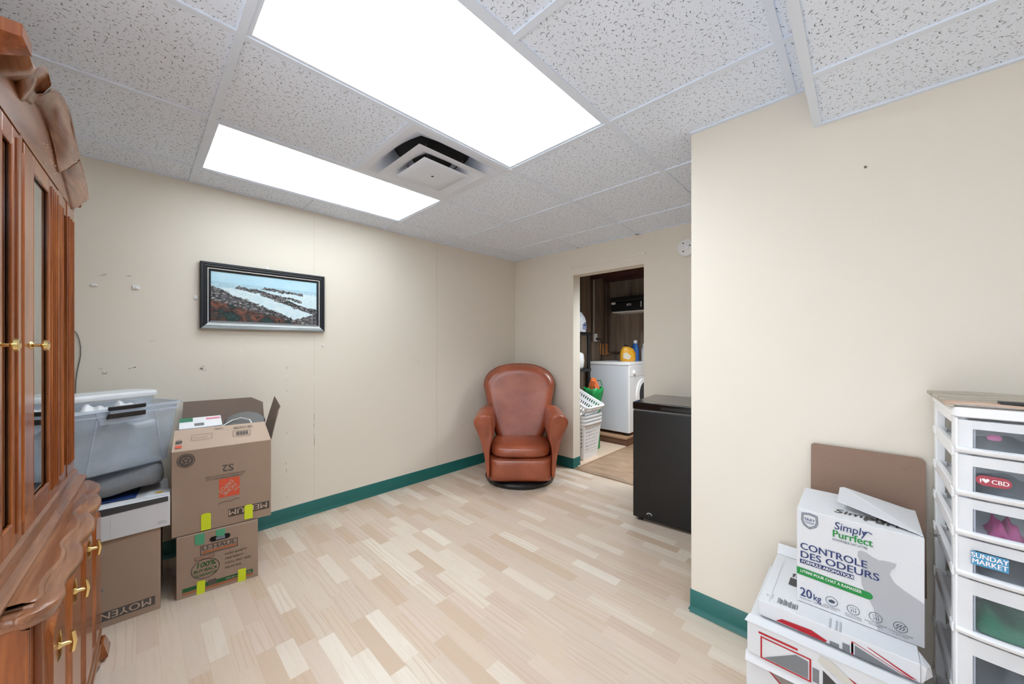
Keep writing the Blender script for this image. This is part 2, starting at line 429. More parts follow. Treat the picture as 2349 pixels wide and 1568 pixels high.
for q, (y, z, r) in enumerate([(-.125, 1.605, .011), (-.023, 1.605, .01), (.063, 1.26, .008), (-.12, 1.096, .013), (-.02, 1.103, .013), (.282, 1.095, .014), (.372, 1.103, .006), (1.356, 1.097, .005), (.376, 1.08, .005), (1.57, 1.347, .005), (1.776, 1.092, .006), (2.176, 1.094, .005)]):
    ymark(y, z, r, q, q in (3, 4, 5, 6))
for y, z0, z1, n in ((.472, .86, 1.27, 16), (.728, .12, 1.28, 26), (.905, .15, 1.2, 9)):
    rnd = random.Random(n); b = MB()
    for q in range(n):
        z = rnd.uniform(z0, z1); h = rnd.uniform(.004, .02) * (1 if n != 9 else 2.5); d = rnd.uniform(-.004, .004)
        b.mi = rnd.choice((0, 0, 1)); b.slab([(XL, y + d, z), (XL, y + d + .0022, z), (XL, y + d + .003, z + h), (XL, y + d + .0006, z + h)], .0012)
    b.build('seam_crack', [chip, scar], WL)
for y in (.905, 1.97):
    MB().box(XL, XL + .0008, y, y + .0012, .1, CE).build('panel_seam', mat('seam_line_paint', 'C6BDAF', .7), WL)  # thin darker line down each panel seam
tag(MB().lathe([(.0, 0), (.004, 0), (.004, -.003), (0, -.004)], 10, (.009, YR, 1.857), 'y').build('nail', mat('rusty_nail', '6E665E', .5)), 'small nail head high on the blank right wall', 'nail')
# adhesive hanger clips
def clip(y, z, w, h, label, bar=True):
    t = thing('picture_hanger', label, 'hanger', (XL, y, z), 0, None)
    MB().box(0, .006, -w / 2, w / 2, -h / 2, h / 2).build('backplate', M_WPL, t, bevel=.0015)
    if bar:
        MB().box(.006, .012, -w * .12, w * .12, -h * .32, h * .22).build('hook', M_WHITE, t, bevel=.001)
clip(0, 1.55, .028, .02, 'white plastic wall clip, larger one between painting and cabinet')
clip(-.152, 1.546, .022, .012, 'small flat white clip nearest the wooden cabinet on wall', False)
clip(.25, 1.52, .018, .022, 'white hanger peeking out beside left edge of painting')
clip(.616, 1.748, .02, .018, 'white clip at the top edge of the painting frame', False)
clip(.964, 1.236, .014, .016, 'tiny white clip below right corner of the painting')
b = MB(); b.tube([(XL + .006, -.222, 1.31), (XL + .006, -.210, 1.29), (XL + .007, -.202, 1.26), (XL + .008, -.197, 1.22), (XL + .008, -.197, 1.18), (XL + .007, -.202, 1.14), (XL + .006, -.208, 1.10), (XL + .006, -.213, 1.05), (XL + .006, -.215, .98), (XL + .006, -.21, .75), (XL + .006, -.215, .12)], .0022, 6)
tag(b.build('thin_cable', mat('grey_cable', '6E6A64', .5), smooth=60), 'thin grey cable hanging down the left wall behind the cabinet', 'cable')

# ------------------------------------------------------------ ceiling lamps and vent
def ceiling_lamp(i, j, label, dip, k=1.0, box=None):
    x0, x1, y0, y1 = box or (gx(i), gx(i + 1), gy(j), gy(j + 2)); z = SO if box else CE
    cx, cy = (x0 + x1) / 2, (y0 + y1) / 2
    t = thing('ceiling_light', label, 'ceiling light', (cx, cy, z), 0, 'flush ceiling light panels')
    hx, hy = (x1 - x0) / 2, (y1 - y0) / 2; b = MB(); f = .026
    for a in ((-hx + .01, hx - .01, -hy + .01, -hy + f), (-hx + .01, hx - .01, hy - f, hy - .01), (-hx + .01, -hx + f, -hy + f, hy - f), (hx - f, hx - .01, -hy + f, hy - f)): b.box(*a, .001, .012)
    b.box(-hx + .01, hx - .01, -hy + .01, hy - .01, .03, .1)
    b.build('frame', M_GRID, t)
    MB().box(-hx + f, hx - f, -hy + f, hy - f, .004, .008).build('diffuser', m_lens('prismatic_lens', LENS * k, x0, x1, dip), t)
    b = MB(); b.box(-hx - .004, -hx + .012, hy - .012, hy + .004, -.006, -.002); b.build('corner_clip', M_WHITE, t)
    return t
ceiling_lamp(0, -2, 'large lit ceiling light panel in the middle beside the vent', .62, 1.05)
ceiling_lamp(-2, -2, 'long lit ceiling light panel nearest the wall with the painting', .62, .72)
ceiling_lamp(0, 0, 'added unseen fill light panel in lowered ceiling behind the viewer', .3, .35, (.62, 1.23, -.62, .58))  # invented panel, never in view, adds fill to the room
# diffuser vent
vx, vy = (gx(-1) + gx(0)) / 2, (gy(-1) + gy(0)) / 2
t = thing('ceiling_vent', 'square white air diffuser between the two ceiling lights', 'vent', (vx, vy, CE))
def sqring(b, prof, rc=.0):
    n = 32; rings = []
    for r, z, rd in prof:
        ring = []
        for k in range(n):
            a = 2 * math.pi * k / n; c, s_ = math.cos(a), math.sin(a)
            sq = 1 / max(abs(c), abs(s_)); q = (1 - rd) * sq + rd
            ring.append((r * c * q, r * s_ * q, z))
        rings.append(ring)
    b.loft(rings, False, False); return b
M_VENT = mat('vent_enamel', 'DDE3EE', .4)
sqring(MB(), [(.292, .004, 0), (.292, -.002, 0), (.262, -.002, .0), (.25, .004, .05), (.235, .02, .4), (.22, .05, .75), (.205, .08, .95), (.205, .10, 1)]).build('outer_frame', M_VENT, t, smooth=50)
MB().lathe([(.205, .1), (.205, .26), (.0, .26)], 32).build('duct', mat('dark_duct', '1E2022', .7), t, smooth=50, recalc=False)
sqring(MB(), [(.212, -.024, 0), (.217, -.027, 0), (.165, -.020, 0), (.15, -.012, .1), (.13, .006, .5), (.11, .04, .9), (.105, .045, .9), (.14, .016, .5), (.205, -.020, 0), (.212, -.024, 0)]).build('middle_louvre', M_VENT, t, smooth=50)
b = MB(); sqring(b, [(.0, -.038, 0), (.03, -.0375, .9), (.09, -.033, .5), (.138, -.036, 0), (.141, -.033, 0), (.12, -.026, 0), (0, -.024, 0)]); b.build('centre_plate', M_VENT, t, smooth=50)
MB().lathe([(0, -.0385), (.008, -.0385), (.008, -.0375)], 16).build('screw_hole', M_BLACK, t)
b = MB()
for a in (45, 135, 225, 315): b.tube([(.09 * math.cos(R(a)), .09 * math.sin(R(a)), -.025), (.17 * math.cos(R(a)), .17 * math.sin(R(a)), .05)], .004, 6)
b.tube([(0, 0, 0), (0, 0, .2)], .008, 8); b.build('bracket', M_GREY, t)

# ------------------------------------------------------------ smoke alarm
t = thing('smoke_alarm', 'round white smoke alarm on the back wall beside wall edge', 'smoke alarm', (-1.0, YB, 2.008))
MB().lathe([(.072, 0), (.072, -.012), (.066, -.03), (.05, -.036), (0, -.037)], 36, ax='y').build('cover', M_WHITE, t, smooth=40)
for x, z in ((-.02, .035), (.03, .01), (-.02, -.03)): MB().lathe([(.0055, -.036), (.0055, -.038), (0, -.038)], 10, (x, 0, z), 'y').build('indicator', M_BLACK, t)
MB().lathe([(.02, -.036), (.02, -.04), (.016, -.042), (0, -.042)], 20, (.005, 0, 0), 'y').build('test_button', M_WPL, t, smooth=40)

# ------------------------------------------------------------ framed painting
def m_painting():
    a = NT('seascape_paint'); v = a.obj(); p = a.sep(v); u = a.math('DIVIDE', a.math('SUBTRACT', p[0], .052), .599); q = a.math('DIVIDE', a.math('SUBTRACT', p[2], .052), .305)
    n = a.noise(v, 22, 6, .65, 1.0)[0]; n2 = a.noise(a.scale(v, (14, 1, 30)), 2.2, 6, .7, 2)[0]; nl = a.noise(v, 6, 4, .6)[0]
    sky = a.mix(nl, lin('8FC8DE'), lin('CFE4EE'))
    sea = a.mix(a.math('MULTIPLY', n2, 1.0), lin('4FA3C0'), lin('DCE9EE'))
    foam = a.mix(a.math('SUBTRACT', a.math('MULTIPLY', n2, 1.8), .45, clamp=True), lin('A9CCDA'), lin('EEF3F2'))
    c = sky
    hor = a.math('ADD', .80, a.math('MULTIPLY', u, -.03))
    c = a.mix(a.math('LESS_THAN', q, hor), c, sea)
    c = a.mix(a.math('LESS_THAN', a.math('ADD', q, a.math('MULTIPLY', n, .1)), .74), c, foam)
    vo = a.n('TexVoronoi', {'feature': 'DISTANCE_TO_EDGE'}, Vector=a.n('VectorMath', {'operation': 'ADD'}, i0=a.scale(v, (1, 1, 1.9)), i1=a.n('VectorMath', {'operation': 'SCALE'}, i0=a.noise(v, 9, 4)[1], Scale=.12).outputs[0]).outputs[0], Scale=34).outputs[0]
    crack = a.math('MULTIPLY', vo, 5, clamp=True)
    rockc = a.ramp(n2, [(.30, '26282C'), (.40, '5E5A5C'), (.46, '3A3B40'), (.52, 'A7A3A4'), (.58, '55565A'), (.66, 'DDDBD8'), (.72, '6A6666')])
    rockc = a.mix(a.math('SUBTRACT', 1, crack, clamp=True), rockc, lin('1E1E22'))
    wob = a.math('MULTIPLY', a.math('SUBTRACT', n, .5), .22)
    d1 = a.math('ADD', a.math('SUBTRACT', a.math('SUBTRACT', .70, a.math('MULTIPLY', u, .78)), q), wob)
    bot = a.math('ADD', a.math('SUBTRACT', a.math('ADD', .12, a.math('MULTIPLY', a.math('SINE', a.math('MULTIPLY', u, 7)), .1)), q), wob)
    rk = a.math('GREATER_THAN', a.math('MAXIMUM', d1, a.math('ADD', bot, .06)), 0)
    c = a.mix(rk, c, rockc)
    # dark weed and rust stones low on the left
    d2 = a.math('ADD', a.math('SUBTRACT', a.math('SUBTRACT', .42, a.math('MULTIPLY', u, .5)), q), wob)
    low = a.ramp(a.noise(v, 16, 3, .5, .6)[0], [(.36, '1C3A38'), (.44, '2B2324'), (.50, '5E3A2C'), (.54, '24383A'), (.60, '8A4E36'), (.66, '2E2A2A')])
    c = a.mix(a.math('MULTIPLY', a.math('GREATER_THAN', d2, 0), .9), c, low)
    # bands of far rocks running down to the right
    for a0, sl, wd, u0 in ((.80, .34, .045, .22), (.84, .20, .035, .45), (.92, .66, .075, .42), (.62, .3, .05, .75)):
        cen = a.math('SUBTRACT', a0, a.math('MULTIPLY', u, sl))
        k = a.math('LESS_THAN', a.math('ABSOLUTE', a.math('ADD', a.math('SUBTRACT', q, cen), a.math('MULTIPLY', wob, .6))), wd * .7)
        k = a.math('MULTIPLY', k, a.math('GREATER_THAN', a.math('ADD', u, wob), u0))
        k = a.math('MULTIPLY', k, a.math('LESS_THAN', u, u0 + (.62 if wd > .04 else .4)))
        c = a.mix(k, c, rockc)
    a.P(Base_Color=c, Roughness=.45, Specular_IOR_Level=.3); a.bump(n2, .15, .002); return a.m
t = thing('framed_painting', 'framed seascape painting of waves on rocks, black frame, on left wall', 'painting', (XL + .003, .267, 1.332), R(90), rot=(R(0), 0, R(90)))
PW, PH = .703, .409
prof = [(0, 0, 0), (0, -.022, 0), (.006, -.03, 0), (.018, -.030, 0), (.028, -.024, 0), (.036, -.026, 0)]
def frame_sides(inset0, prof_, name, mats, parent, lo=None):
    for k, (ax, sgn) in enumerate((('b', 1), ('t', 1), ('l', 1), ('r', 1))):
        rings = []
        for e in (0, 1):
            ring = []
            for d, y in prof_:
                d += inset0
                if ax == 'b': ring.append(((d if e == 0 else PW - d), y, d))
                if ax == 't': ring.append(((d if e == 0 else PW - d), y, PH - d))
                if ax == 'l': ring.append((d, y, (d if e == 0 else PH - d)))
                if ax == 'r': ring.append((PW - d, y, (d if e == 0 else PH - d)))
            rings.append(ring)
        o = MB().loft(rings).build(name, (lo if (ax == 'b' and lo) else mats), parent, smooth=25)
        if ax == 'b' and lo: o['label'] = 'silver grey bottom rail of the frame'
M_FR = mat('black_frame_lacquer', '1B1F27', .35, var=.2)
M_FRS = m_wood('silver_rail', '5E6668', '93999B', 'BFC4C4', axis='x', rough=.3)
frame_sides(0, [(0, 0), (0, -.024), (.005, -.030), (.014, -.030), (.018, -.026), (.024, -.027), (.036, -.020), (.036, 0)], 'frame_rail', M_FR, t, M_FRS)
frame_sides(.0355, [(0, 0), (0, -.022), (.0035, -.022), (.0035, 0)], 'inner_fillet', mat('white_fillet', 'E4E0DC', .4), t)
frame_sides(.039, [(0, 0), (0, -.019), (.013, -.012), (.013, 0)], 'inner_slip', M_FR, t)
MB(Matrix.Translation((.052, -.010, .052)) @ Matrix.Rotation(R(90), 4, 'X')).rect(0, 0, PW - .104, PH - .104).build('canvas', m_painting(), t, recalc=False)

# ------------------------------------------------------------ recliner
dC, oC = 3.40, .075
fx, fy, rx, ry = -math.sin(YAW), math.cos(YAW), math.cos(YAW), math.sin(YAW)
t = thing('recliner_chair', 'cognac brown leather swivel armchair with rounded back in the corner', 'armchair', (fx * dC + rx * oC, fy * dC + ry * oC, 0), YAW)
MB().lathe([(.0, 0), (.29, 0), (.318, .012), (.325, .035), (.31, .052), (.2, .056), (.1, .06), (0, .06)], 48).build('swivel_base', M_BLACK, t, smooth=50)
def superloft(b, secs, n=28, p=3.2):
    """secs: (z, cx, cy, hx, hy) stacked superellipse rings"""
    rings = []
    for z, cx, cy, hx, hy in secs:
        ring = []
        for k in range(n):
            a = 2 * math.pi * k / n; c, s_ = math.cos(a), math.sin(a)
            ring.append((cx + hx * math.copysign(abs(c) ** (2 / p), c), cy + hy * math.copysign(abs(s_) ** (2 / p), s_), z))
        rings.append(ring)
    return b.loft(rings)
superloft(MB(), [(.06, 0, .05, .20, .26), (.062, 0, .05, .265, .33), (.09, 0, .05, .285, .35), (.26, 0, .05, .29, .35), (.275, 0, .06, .27, .33)], 40, 6).build('seat_frame', M_LEATH, t, smooth=60)
# front foot panel
def pad(b, x0, x1, z0, z1, y, th, bulge=.02, n=10, corner=.05, m=10):
    """upholstered panel facing -y"""
    fr = []
    rows = []
    for j in range(m + 1):
        v = j / m; row = []
        for i in range(n + 1):
            u = i / n; X = x0 + (x1 - x0) * u; Z = z0 + (z1 - z0) * v
            e = min(1, (1 - abs(2 * u - 1) ** 8)) * min(1, (1 - abs(2 * v - 1) ** 6))
            row.append((X, y - bulge * e ** .6, Z))
        rows.append(row)
    vr = [b.vs(r) for r in rows]; vb = [b.vs([(p[0], y + th, p[2]) for p in r]) for r in rows]
    for A, flip in ((vr, 0), (vb, 1)):
        for j in range(m):
            for i in range(n): b.face([A[j][i], A[j][i + 1], A[j + 1][i + 1], A[j + 1][i]])
    for j in range(m): b.face([vr[j][0], vr[j + 1][0], vb[j + 1][0], vb[j][0]]); b.face([vr[j][n], vr[j + 1][n], vb[j + 1][n], vb[j][n]])
    for i in range(n): b.face([vr[0][i], vr[0][i + 1], vb[0][i + 1], vb[0][i]]); b.face([vr[m][i], vr[m][i + 1], vb[m][i + 1], vb[m][i]])
    return b
pad(MB(), -.270, .270, .064, .268, -.29, .10, .03, 12, m=8).build('foot_panel', M_LEATH, t, sub=1, smooth=60)
# seat cushion
b = MB(); n = 14; rows = []
def cush(b, hx, y0, y1, z0, z1, crown=.02, p=5, n=40, k=9):
    rings = []
    for j in range(k + 1):
        v = j / k; a = (v - .5) * math.pi; sc = math.cos(a) ** .13 if 0 < j < k else .90
        z = z0 + (z1 - z0) * (.5 + .5 * math.sin(a)); ring = []
        for q in range(n):
            th = 2 * math.pi * q / n; c, s_ = math.cos(th), math.sin(th)
            x = hx * sc * math.copysign(abs(c) ** (2 / p), c); y = (y0 + y1) / 2 + (y1 - y0) / 2 * sc * math.copysign(abs(s_) ** (2 / p), s_)
            ring.append((x * (1 - .06 * max(0, (y - (y0 + y1) / 2) / (y1 - y0))), y - .02 * (1 - (x / hx) ** 2) * (y < (y0 + y1) / 2), z))
        rings.append(ring)
    c = [((p_[0]) * .5, (p_[1] - (y0 + y1) / 2) * .5 + (y0 + y1) / 2, z1 + crown * .8) for p_ in rings[-1]]
    d = [((p_[0]) * .1, (p_[1] - (y0 + y1) / 2) * .1 + (y0 + y1) / 2, z1 + crown) for p_ in rings[-1]]
    return b.loft(rings + [c, d])
cush(MB(), .266, -.320, .2, .276, .372, .014).build('seat_cushion', M_LEATH, t, sub=1, smooth=60)
# backrest: egg shaped pad leaning back
def egg(k, n=48):
    pts = []
    for q in range(n):
        a = 2 * math.pi * q / n; c, s_ = math.cos(a), math.sin(a)
        if s_ >= 0: x = .35 * math.copysign(abs(c) ** (2 / 2.35), c); zz = .205 * s_ ** (2 / 2.15)
        else:
            zz = -.53 * abs(s_) ** (2 / 4.5); t_ = abs(zz) / .53
            x = math.copysign(abs(c) ** (2 / 7), c) * (.35 - .118 * t_ ** .95)
        pts.append((x * k, .70 + (zz + .135) * k))
    return pts
lean = lambda z: .115 + (z - .37) * .30
rings = []
for k, off in ((.0, .15), (.5, .15), (.93, .13), (1.0, .085), (1.02, .04), (1.015, .0), (.985, -.035), (.93, -.058), (.86, -.068), (.76, -.067), (.6, -.062), (.4, -.058), (.2, -.056), (.02, -.055)):
    rings.append([(x, lean(z) + off, z) for x, z in egg(max(k, .01))])
MB().loft(rings).build('backrest', M_LEATH, t, sub=1, smooth=60)
MB().tube([(x, lean(z) + .03, z) for x, z in egg(1.022)], .006, 6, closed=True).build('piping', M_LEATH, t, smooth=60)
# flared arms
for sg in (-1, 1):
    out = [(.285, .075), (.292, .2), (.318, .34), (.345, .44), (.385, .53), (.408, .575), (.402, .61), (.372, .642), (.325, .66), (.272, .655), (.243, .625), (.236, .56), (.228, .47), (.25, .40), (.268, .33), (.262, .2), (.262, .09)]
    rings = []
    for y, k, dz in ((-.325, .55, 0), (-.338, .85, 0), (-.325, .96, 0), (-.29, 1.0, .0), (-.1, 1.0, .002), (.1, .99, .004), (.25, .93, .0), (.34, .8, -.01)):
        cx, cz = .315, .40
        rings.append([(sg * (cx + (x - cx) * (k if y < -.3 or y > .2 else 1)), y + (.02 if z < .3 else 0) - max(0, z - .5) * .25, cz + (z - cz) * (1 - (1 - k) * .35) + dz) for x, z in out])
    MB().loft(rings).build('armrest', M_LEATH, t, sub=1, smooth=60)

# ------------------------------------------------------------ chest freezer
t = thing('chest_freezer', 'black compact chest freezer standing by the doorway', 'freezer', (-1.17, 2.45, 0), R(6))
FW, FD = .56, .50
b = MB(); b.box(0, FW, 0, FD, .025, .775); b.build('cabinet', mat('black_freezer_enamel', '0A090A', .36, bump=.05, bsc=300), t, bevel=.006)
MB().box(-.002, FW + .002, -.004, FD, .781, .835).build('lid', mat('black_lid_enamel', '0E0E10', .14, coat=.3), t, bevel=.008)
MB().box(.008, FW - .008, .006, FD - .01, .774, .782).build('gasket', mat('grey_rubber', '8A8A8C', .6), t)
MB().box(.19, .38, -.0055, -.003, .795, .812).build('handle_recess', mat('deep_black_plastic', '070708', .3), t)
b = MB(); b.lathe([(.014, 0), (.014, -.006), (.011, -.009), (0, -.009)], 20, (.115, 0, .055), 'y'); b.build('drain_plug', M_BLACK, t, smooth=40)
b = MB(); b.tube([(.115 + .019 * math.cos(R(a)), -.003, .055 + .019 * math.sin(R(a))) for a in range(20, 161, 14)], .0025, 6); b.build('drain_ring', mat('pale_grey_plastic', 'C8CACC', .4), t)
for x in (.04, FW - .04):
    for y in (.04, FD - .04): MB().lathe([(.018, 0), (.018, .026)], 12, (x, y, 0)).build('foot', M_BLACK, t)

# ------------------------------------------------------------ cardboard boxes, left stack
def carton(t, W, D, H, m, open_top=False, name='body', th=.004, bevel=.002):
    b = MB()
    if open_top:
        b.box(0, W, 0, th, 0, H); b.box(0, W, D - th, D, 0, H); b.box(0, th, th, D - th, 0, H); b.box(W - th, W, th, D - th, 0, H); b.box(th, W - th, th, D - th, 0, th)
    else: b.box(0, W, 0, D, 0, H)
    return b.build(name, m, t, bevel=bevel)
E_ = -.0012
# moyenne carton
A1 = R(87)
t = thing('moving_carton', 'large plain brown moving box at the floor beside the cabinet, MOYENNE printed upside down', 'cardboard box', (-2.387, -.36, 0), A1, 'brown moving boxes')
MW, MH = .44, .378
carton(t, MW, .42, MH, M_CARD)
b = MB(fm(0, E_, 0)); b.mi = 0; b.rect(MW - .30, .028, MW - .018, .068); b.mi = 1; b.text('MOYENNE', .042, MW - .028, .063, .0006, 180, .012, sx=1.12)
b.mi = 2; b.rings2((.255, .165, 0), .007); b.build('printing', [M_GREY, M_CARDL, M_MGREY], t, recalc=False)
# white appliance box on it
t = thing('white_box', 'white product box with black band, on the plain carton beside the cabinet', 'box', (-2.362, -.34, .3805), R(89), None)
carton(t, .452, .33, .14, M_WCARD)
b = MB(fm(0, E_, 0)); b.mi = 0
b.poly([(.1, .118, 0), (.1, .07, 0), (.17, .064, 0), (.215, .085, 0), (.235, .108, 0), (.445, .116, 0), (.445, .139, 0), (.1, .139, 0)])
b.mi = 1; b.annulus(.19, .062, .0, .034, .0003, ky=.55); b.mi = 2; b.rect(.41, .018, .44, .022); b.rect(.41, .026, .435, .029); b.rect(.262, .01, .2628, .11)
b.build('printing', [mat('charcoal_print', '3A3B3E', .4), mat('pale_print', 'CDD0D6', .5), M_LGREY], t, recalc=False)
tag(MB().prism([(0, 0), (.085, .0), (.085, .09), (0, .09)], 0, .003).build('paper_card', mat('cream_card', 'DFE3E8', .6)), 'small white card with yellow mark on the white product box', 'card').matrix_world = Matrix.Translation((-2.385, .025, .5215)) @ Matrix.Rotation(R(80), 4, 'Z')
pc = bpy.data.objects['paper_card']
b = MB(); b.rings2((.045, .05, .0036), .016); b.build('printed_mark', mat('yellow_mark', 'D8B64A', .6), pc, recalc=False)
b = MB(); 
tag(MB().prism([(0, 0), (.30, -.01), (.32, .22), (.01, .24)], 0, .006).build('blue_folder', mat('dark_blue_board', '1B3C78', .5), bevel=.001), 'dark blue folder sandwiched between grey cushion and white product box', 'folder')
o = bpy.data.objects['blue_folder']; o.matrix_world = Matrix.Translation((-2.445, -.30, .524)) @ Matrix.Rotation(R(88), 4, 'Z')
# grey cushion: folded soft slab
b = MB(); rows = []
for i in range(19):
    u = i / 18; y = -.33 + .43 * u
    zc = .576 + .008 * math.sin(u * 9) + .012 * u; hz = .032 + .014 * u + .004 * math.sin(u * 14)
    hx = .155 * (1 if .06 < u < .94 else .8); hz *= (1 if .05 < u < .95 else .55)
    ring = []
    for k in range(20):
        a = 2 * math.pi * k / 20; c, s_ = math.cos(a), math.sin(a)
        ring.append((-2.555 + hx * math.copysign(abs(c) ** .6, c) - .03 * u, y, zc + hz * math.copysign(abs(s_) ** .7, s_) + .004 * math.sin(c * 7 + u * 5)))
    rows.append(ring)
tag(b.loft(rows).build('seat_pad', mat('charcoal_ribbed_fabric', '76777A', .9, var=.25, sc=30, bump=.5, bsc=120), sub=1), 'folded charcoal grey cushion under the clear storage bin', 'cushion')

# U-Haul carton
t = thing('moving_carton', 'small brown moving box on the floor with green 100% lettering under the tall open box', 'cardboard box', (-2.374, .134, 0), R(80.9), 'brown moving boxes')
UW, UH = .322, .298
b = MB(fm(0, 0, 0))
# front wall with hand hole
carton(t, UW, .40, UH, M_CARD)
HC_ = (.165, .255)
b = MB(fm(0, E_, 0)); b.mi = 0
pts = []
for k in range(20):
    a = 2 * math.pi * k / 20; pts.append((HC_[0] + .028 * (1 if math.cos(a) > 0 else -1) + .013 * math.cos(a), HC_[1] + .013 * math.sin(a) + .0, 0))
b.poly(pts); b.build('hand_hole', mat('dark_hole', '0C0B0B', .9), t, recalc=False)
b = MB(fm(0, E_ * 1.1, 0))
b.mi = 1; b.rect(.148, .247, .185, .26, .0006)
b.mi = 0; b.frame(.088, .188, .236, .234, .0035); b.text('U-HAUL', .03, .162, .208, .0003, 0, .03, 'CENTER', 0, 1.25)
b.mi = 2; b.rect(.096, .195, .228, .204)
b.mi = 0; b.annulus(.108, .118, .052, .0555, 0, 28, .88)
b.mi = 3; b.text('100%', .036, .108, .128, .0003, 0, .03, 'CENTER', .15); b.text('BUY-BACK', .0215, .108, .105, .0003, 0, .03, 'CENTER', .1, .9); b.text('GUARANTEE', .018, .108, .084, .0003, 0, .03, 'CENTER', .1, .84)
b.mi = 0; b.frame(.066, .166, .142, .184, .0015)
b.mi = 2; b.text('U-HAUL BOX', .012, .104, .170, .0003, 0, .01, 'CENTER')
b.mi = 4
for k, s_ in enumerate(('AVOID ANXIETY', 'TAKE PLENTY!', "YOU'LL ONLY NEED", 'THE EXTRAS.')): b.text(s_, .0155, .182, .158 - k * .0235, .0003, 0, .02, 'LEFT', .2, .78)
b.mi = 3; b.rect(.022, .028, .300, .047); b.mi = 5; b.text('WE RE-USE BOXES', .013, .24, .032, .0008, 0, .01, 'CENTER')
b.mi = 2; b.rect(.022, .016, .300, .0245)
b.mi = 0; b.rect(.118, .030, .15, .055, .0006); b.rect(.012, .12, .0125, .15)
b.build('printing', [M_GREY, mat('blue_grey_sheet', '76808E', .5), mat('rust_ink', 'B0663E', .7), M_DGREEN, mat('olive_ink', '3E4A32', .7), M_CARDL], t, recalc=False)
for (x0, x1, z0, z1) in ((.074, .106, 0, .062), (.236, .270, 0, .062)):
    b = MB(fm(0, -.0022, 0)); b.prism([(x0, z0), (x1, z0), (x1 + .001, z1), (x0 + .002, z1 + .002)], 0, .0006); b.build('yellow_tape', M_TAPE, t)
for (x0, x1, z0, z1) in ((.068, .105, .245, .297), (.148, .185, .262, .297)):
    b = MB(fm(0, -.0022, 0)); b.prism([(x0 + .004, z0), (x1 - .004, z0 - .002), (x1, z0 + .01), (x1, z1), (x0, z1), (x0, z0 + .01)], 0, .0006); b.build('green_tape', M_GTAPE, t)

# tall open carton above
AH = R(82)
t = thing('moving_carton', 'large open brown moving box with orange square logo printed upside down, flaps up', 'cardboard box', (-2.388, .118, .3005), AH, 'brown moving boxes')
HW, HD_, HH = .40, .44, .413
carton(t, HW, HD_, HH, M_CARD, True)
# front flap leans inward, top light put into its paler colour
fl = [(0, 0, HH), (HW, 0, HH), (HW - .025, .080, HH + .090), (.004, .080, HH + .090)]
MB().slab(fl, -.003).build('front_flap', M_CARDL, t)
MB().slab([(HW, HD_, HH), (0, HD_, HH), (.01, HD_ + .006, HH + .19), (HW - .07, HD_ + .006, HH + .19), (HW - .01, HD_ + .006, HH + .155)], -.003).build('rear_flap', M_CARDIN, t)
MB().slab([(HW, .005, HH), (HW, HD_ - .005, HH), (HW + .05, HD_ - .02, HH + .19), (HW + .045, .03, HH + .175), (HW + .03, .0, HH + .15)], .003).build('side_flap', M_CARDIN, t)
MB().slab([(0, .01, HH), (0, HD_ - .02, HH), (-.004, HD_ - .04, HH - .15), (-.004, .03, HH - .15)], -.003).build('side_flap', M_CARD, t)
b = MB(fm(0, E_, 0))
b.mi = 0; b.annulus(.052, .365, .03, .034); b.annulus(.052, .365, .018, .0275)
for k in range(5): b.rings2((.052 + .0105 * math.cos(R(72 * k + 18)), .365 + .0105 * math.sin(R(72 * k + 18)), .0004), .006, 10)
b.mi = 1; b.rect(.178, .150, .262, .245); b.mi = 2
for k, s_ in enumerate(('THE', 'HOME', 'DEPOT')):
    o_ = (k - 1) * .024 + .010; b.text(s_, (.016, .027, .027)[k], .222 - .669 * o_ + (.016 if k == 0 else 0), .184 + .743 * o_ + (.014 if k == 0 else 0), .0006, 222, .03, 'CENTER', sx=.9)

b.mi = 0; b.text('RECOMMENDED PRODUCT: TAPE', .0105, .285, .268, 0, 180, .01, sx=1.0); b.text('STANDARD MOVING BOX SIZE', .0105, .275, .255, 0, 180, .01)
b.text('S2', .05, .238, .315, 0, 180, .02); b.rect(.20, .285, .238, .287)
b.mi = 3; b.rect(.215, .042, .392, .082); b.mi = 2; b.text('MEDIUM', .04, .384, .077, .0006, 180, .02, sx=1.12)
b.mi = 0; b.tube([(.175, .118, 0), (.19, .126, 0), (.205, .127, 0), (.22, .124, 0), (.235, .127, 0), (.25, .132, 0), (.262, .128, 0)], .0012, 4)
b.build('printing', [M_GREY, M_ORANGE, M_CARDL, mat('dark_brown_ink', '4A403A', .7)], t, recalc=False)
for (x0, x1, z0, z1) in ((.108, .146, .004, .088), (.282, .318, .010, .085)):
    b = MB(fm(0, -.0024, 0)); m_ = (x0 + x1) / 2
    b.prism([(x0, z0), (x1, z0), (x1, z1 - .006), (m_ + .008, z1), (m_ - .008, z1), (x0, z1 - .006)], 0, .0006); b.build('yellow_tape', M_TAPE, t)
# print on the front flap
u = (Vector(fl[1]) - Vector(fl[0])).normalized(); vv = (Vector(fl[3]) - Vector(fl[0])); vv = (vv - u * vv.dot(u)).normalized(); nn = u.cross(vv)
Mf = Matrix((( u.x, vv.x, nn.x, 0), (u.y, vv.y, nn.y, 0), (u.z, vv.z, nn.z, HH), (0, 0, 0, 1)))
b = MB(Mf @ Matrix.Translation((0, 0, .0042)))
b.mi = 0; b.frame(.07, .05, .15, .082, .0012); b.text('DO NOT OVERLOAD', .006, .076, .062, 0, 0, .01)
b.frame(.235, .045, .31, .080, .0015)
for k in range(13): b.rect(.247 + k * .0042, .052, .2485 + k * .0042 + .0012 * (k % 3), .074)
b.text('1001256789', .017, .322, .104, 0, 180, .01); b.text('FRAGILE', .010, .195, .108, 0, 180, .02)
b.mi = 0; b.rect(.012, .043, .036, .056); b.mi = 1; b.rect(.012, .018, .036, .031)
b.mi = 0; b.rect(.014, .059, .034, .061)
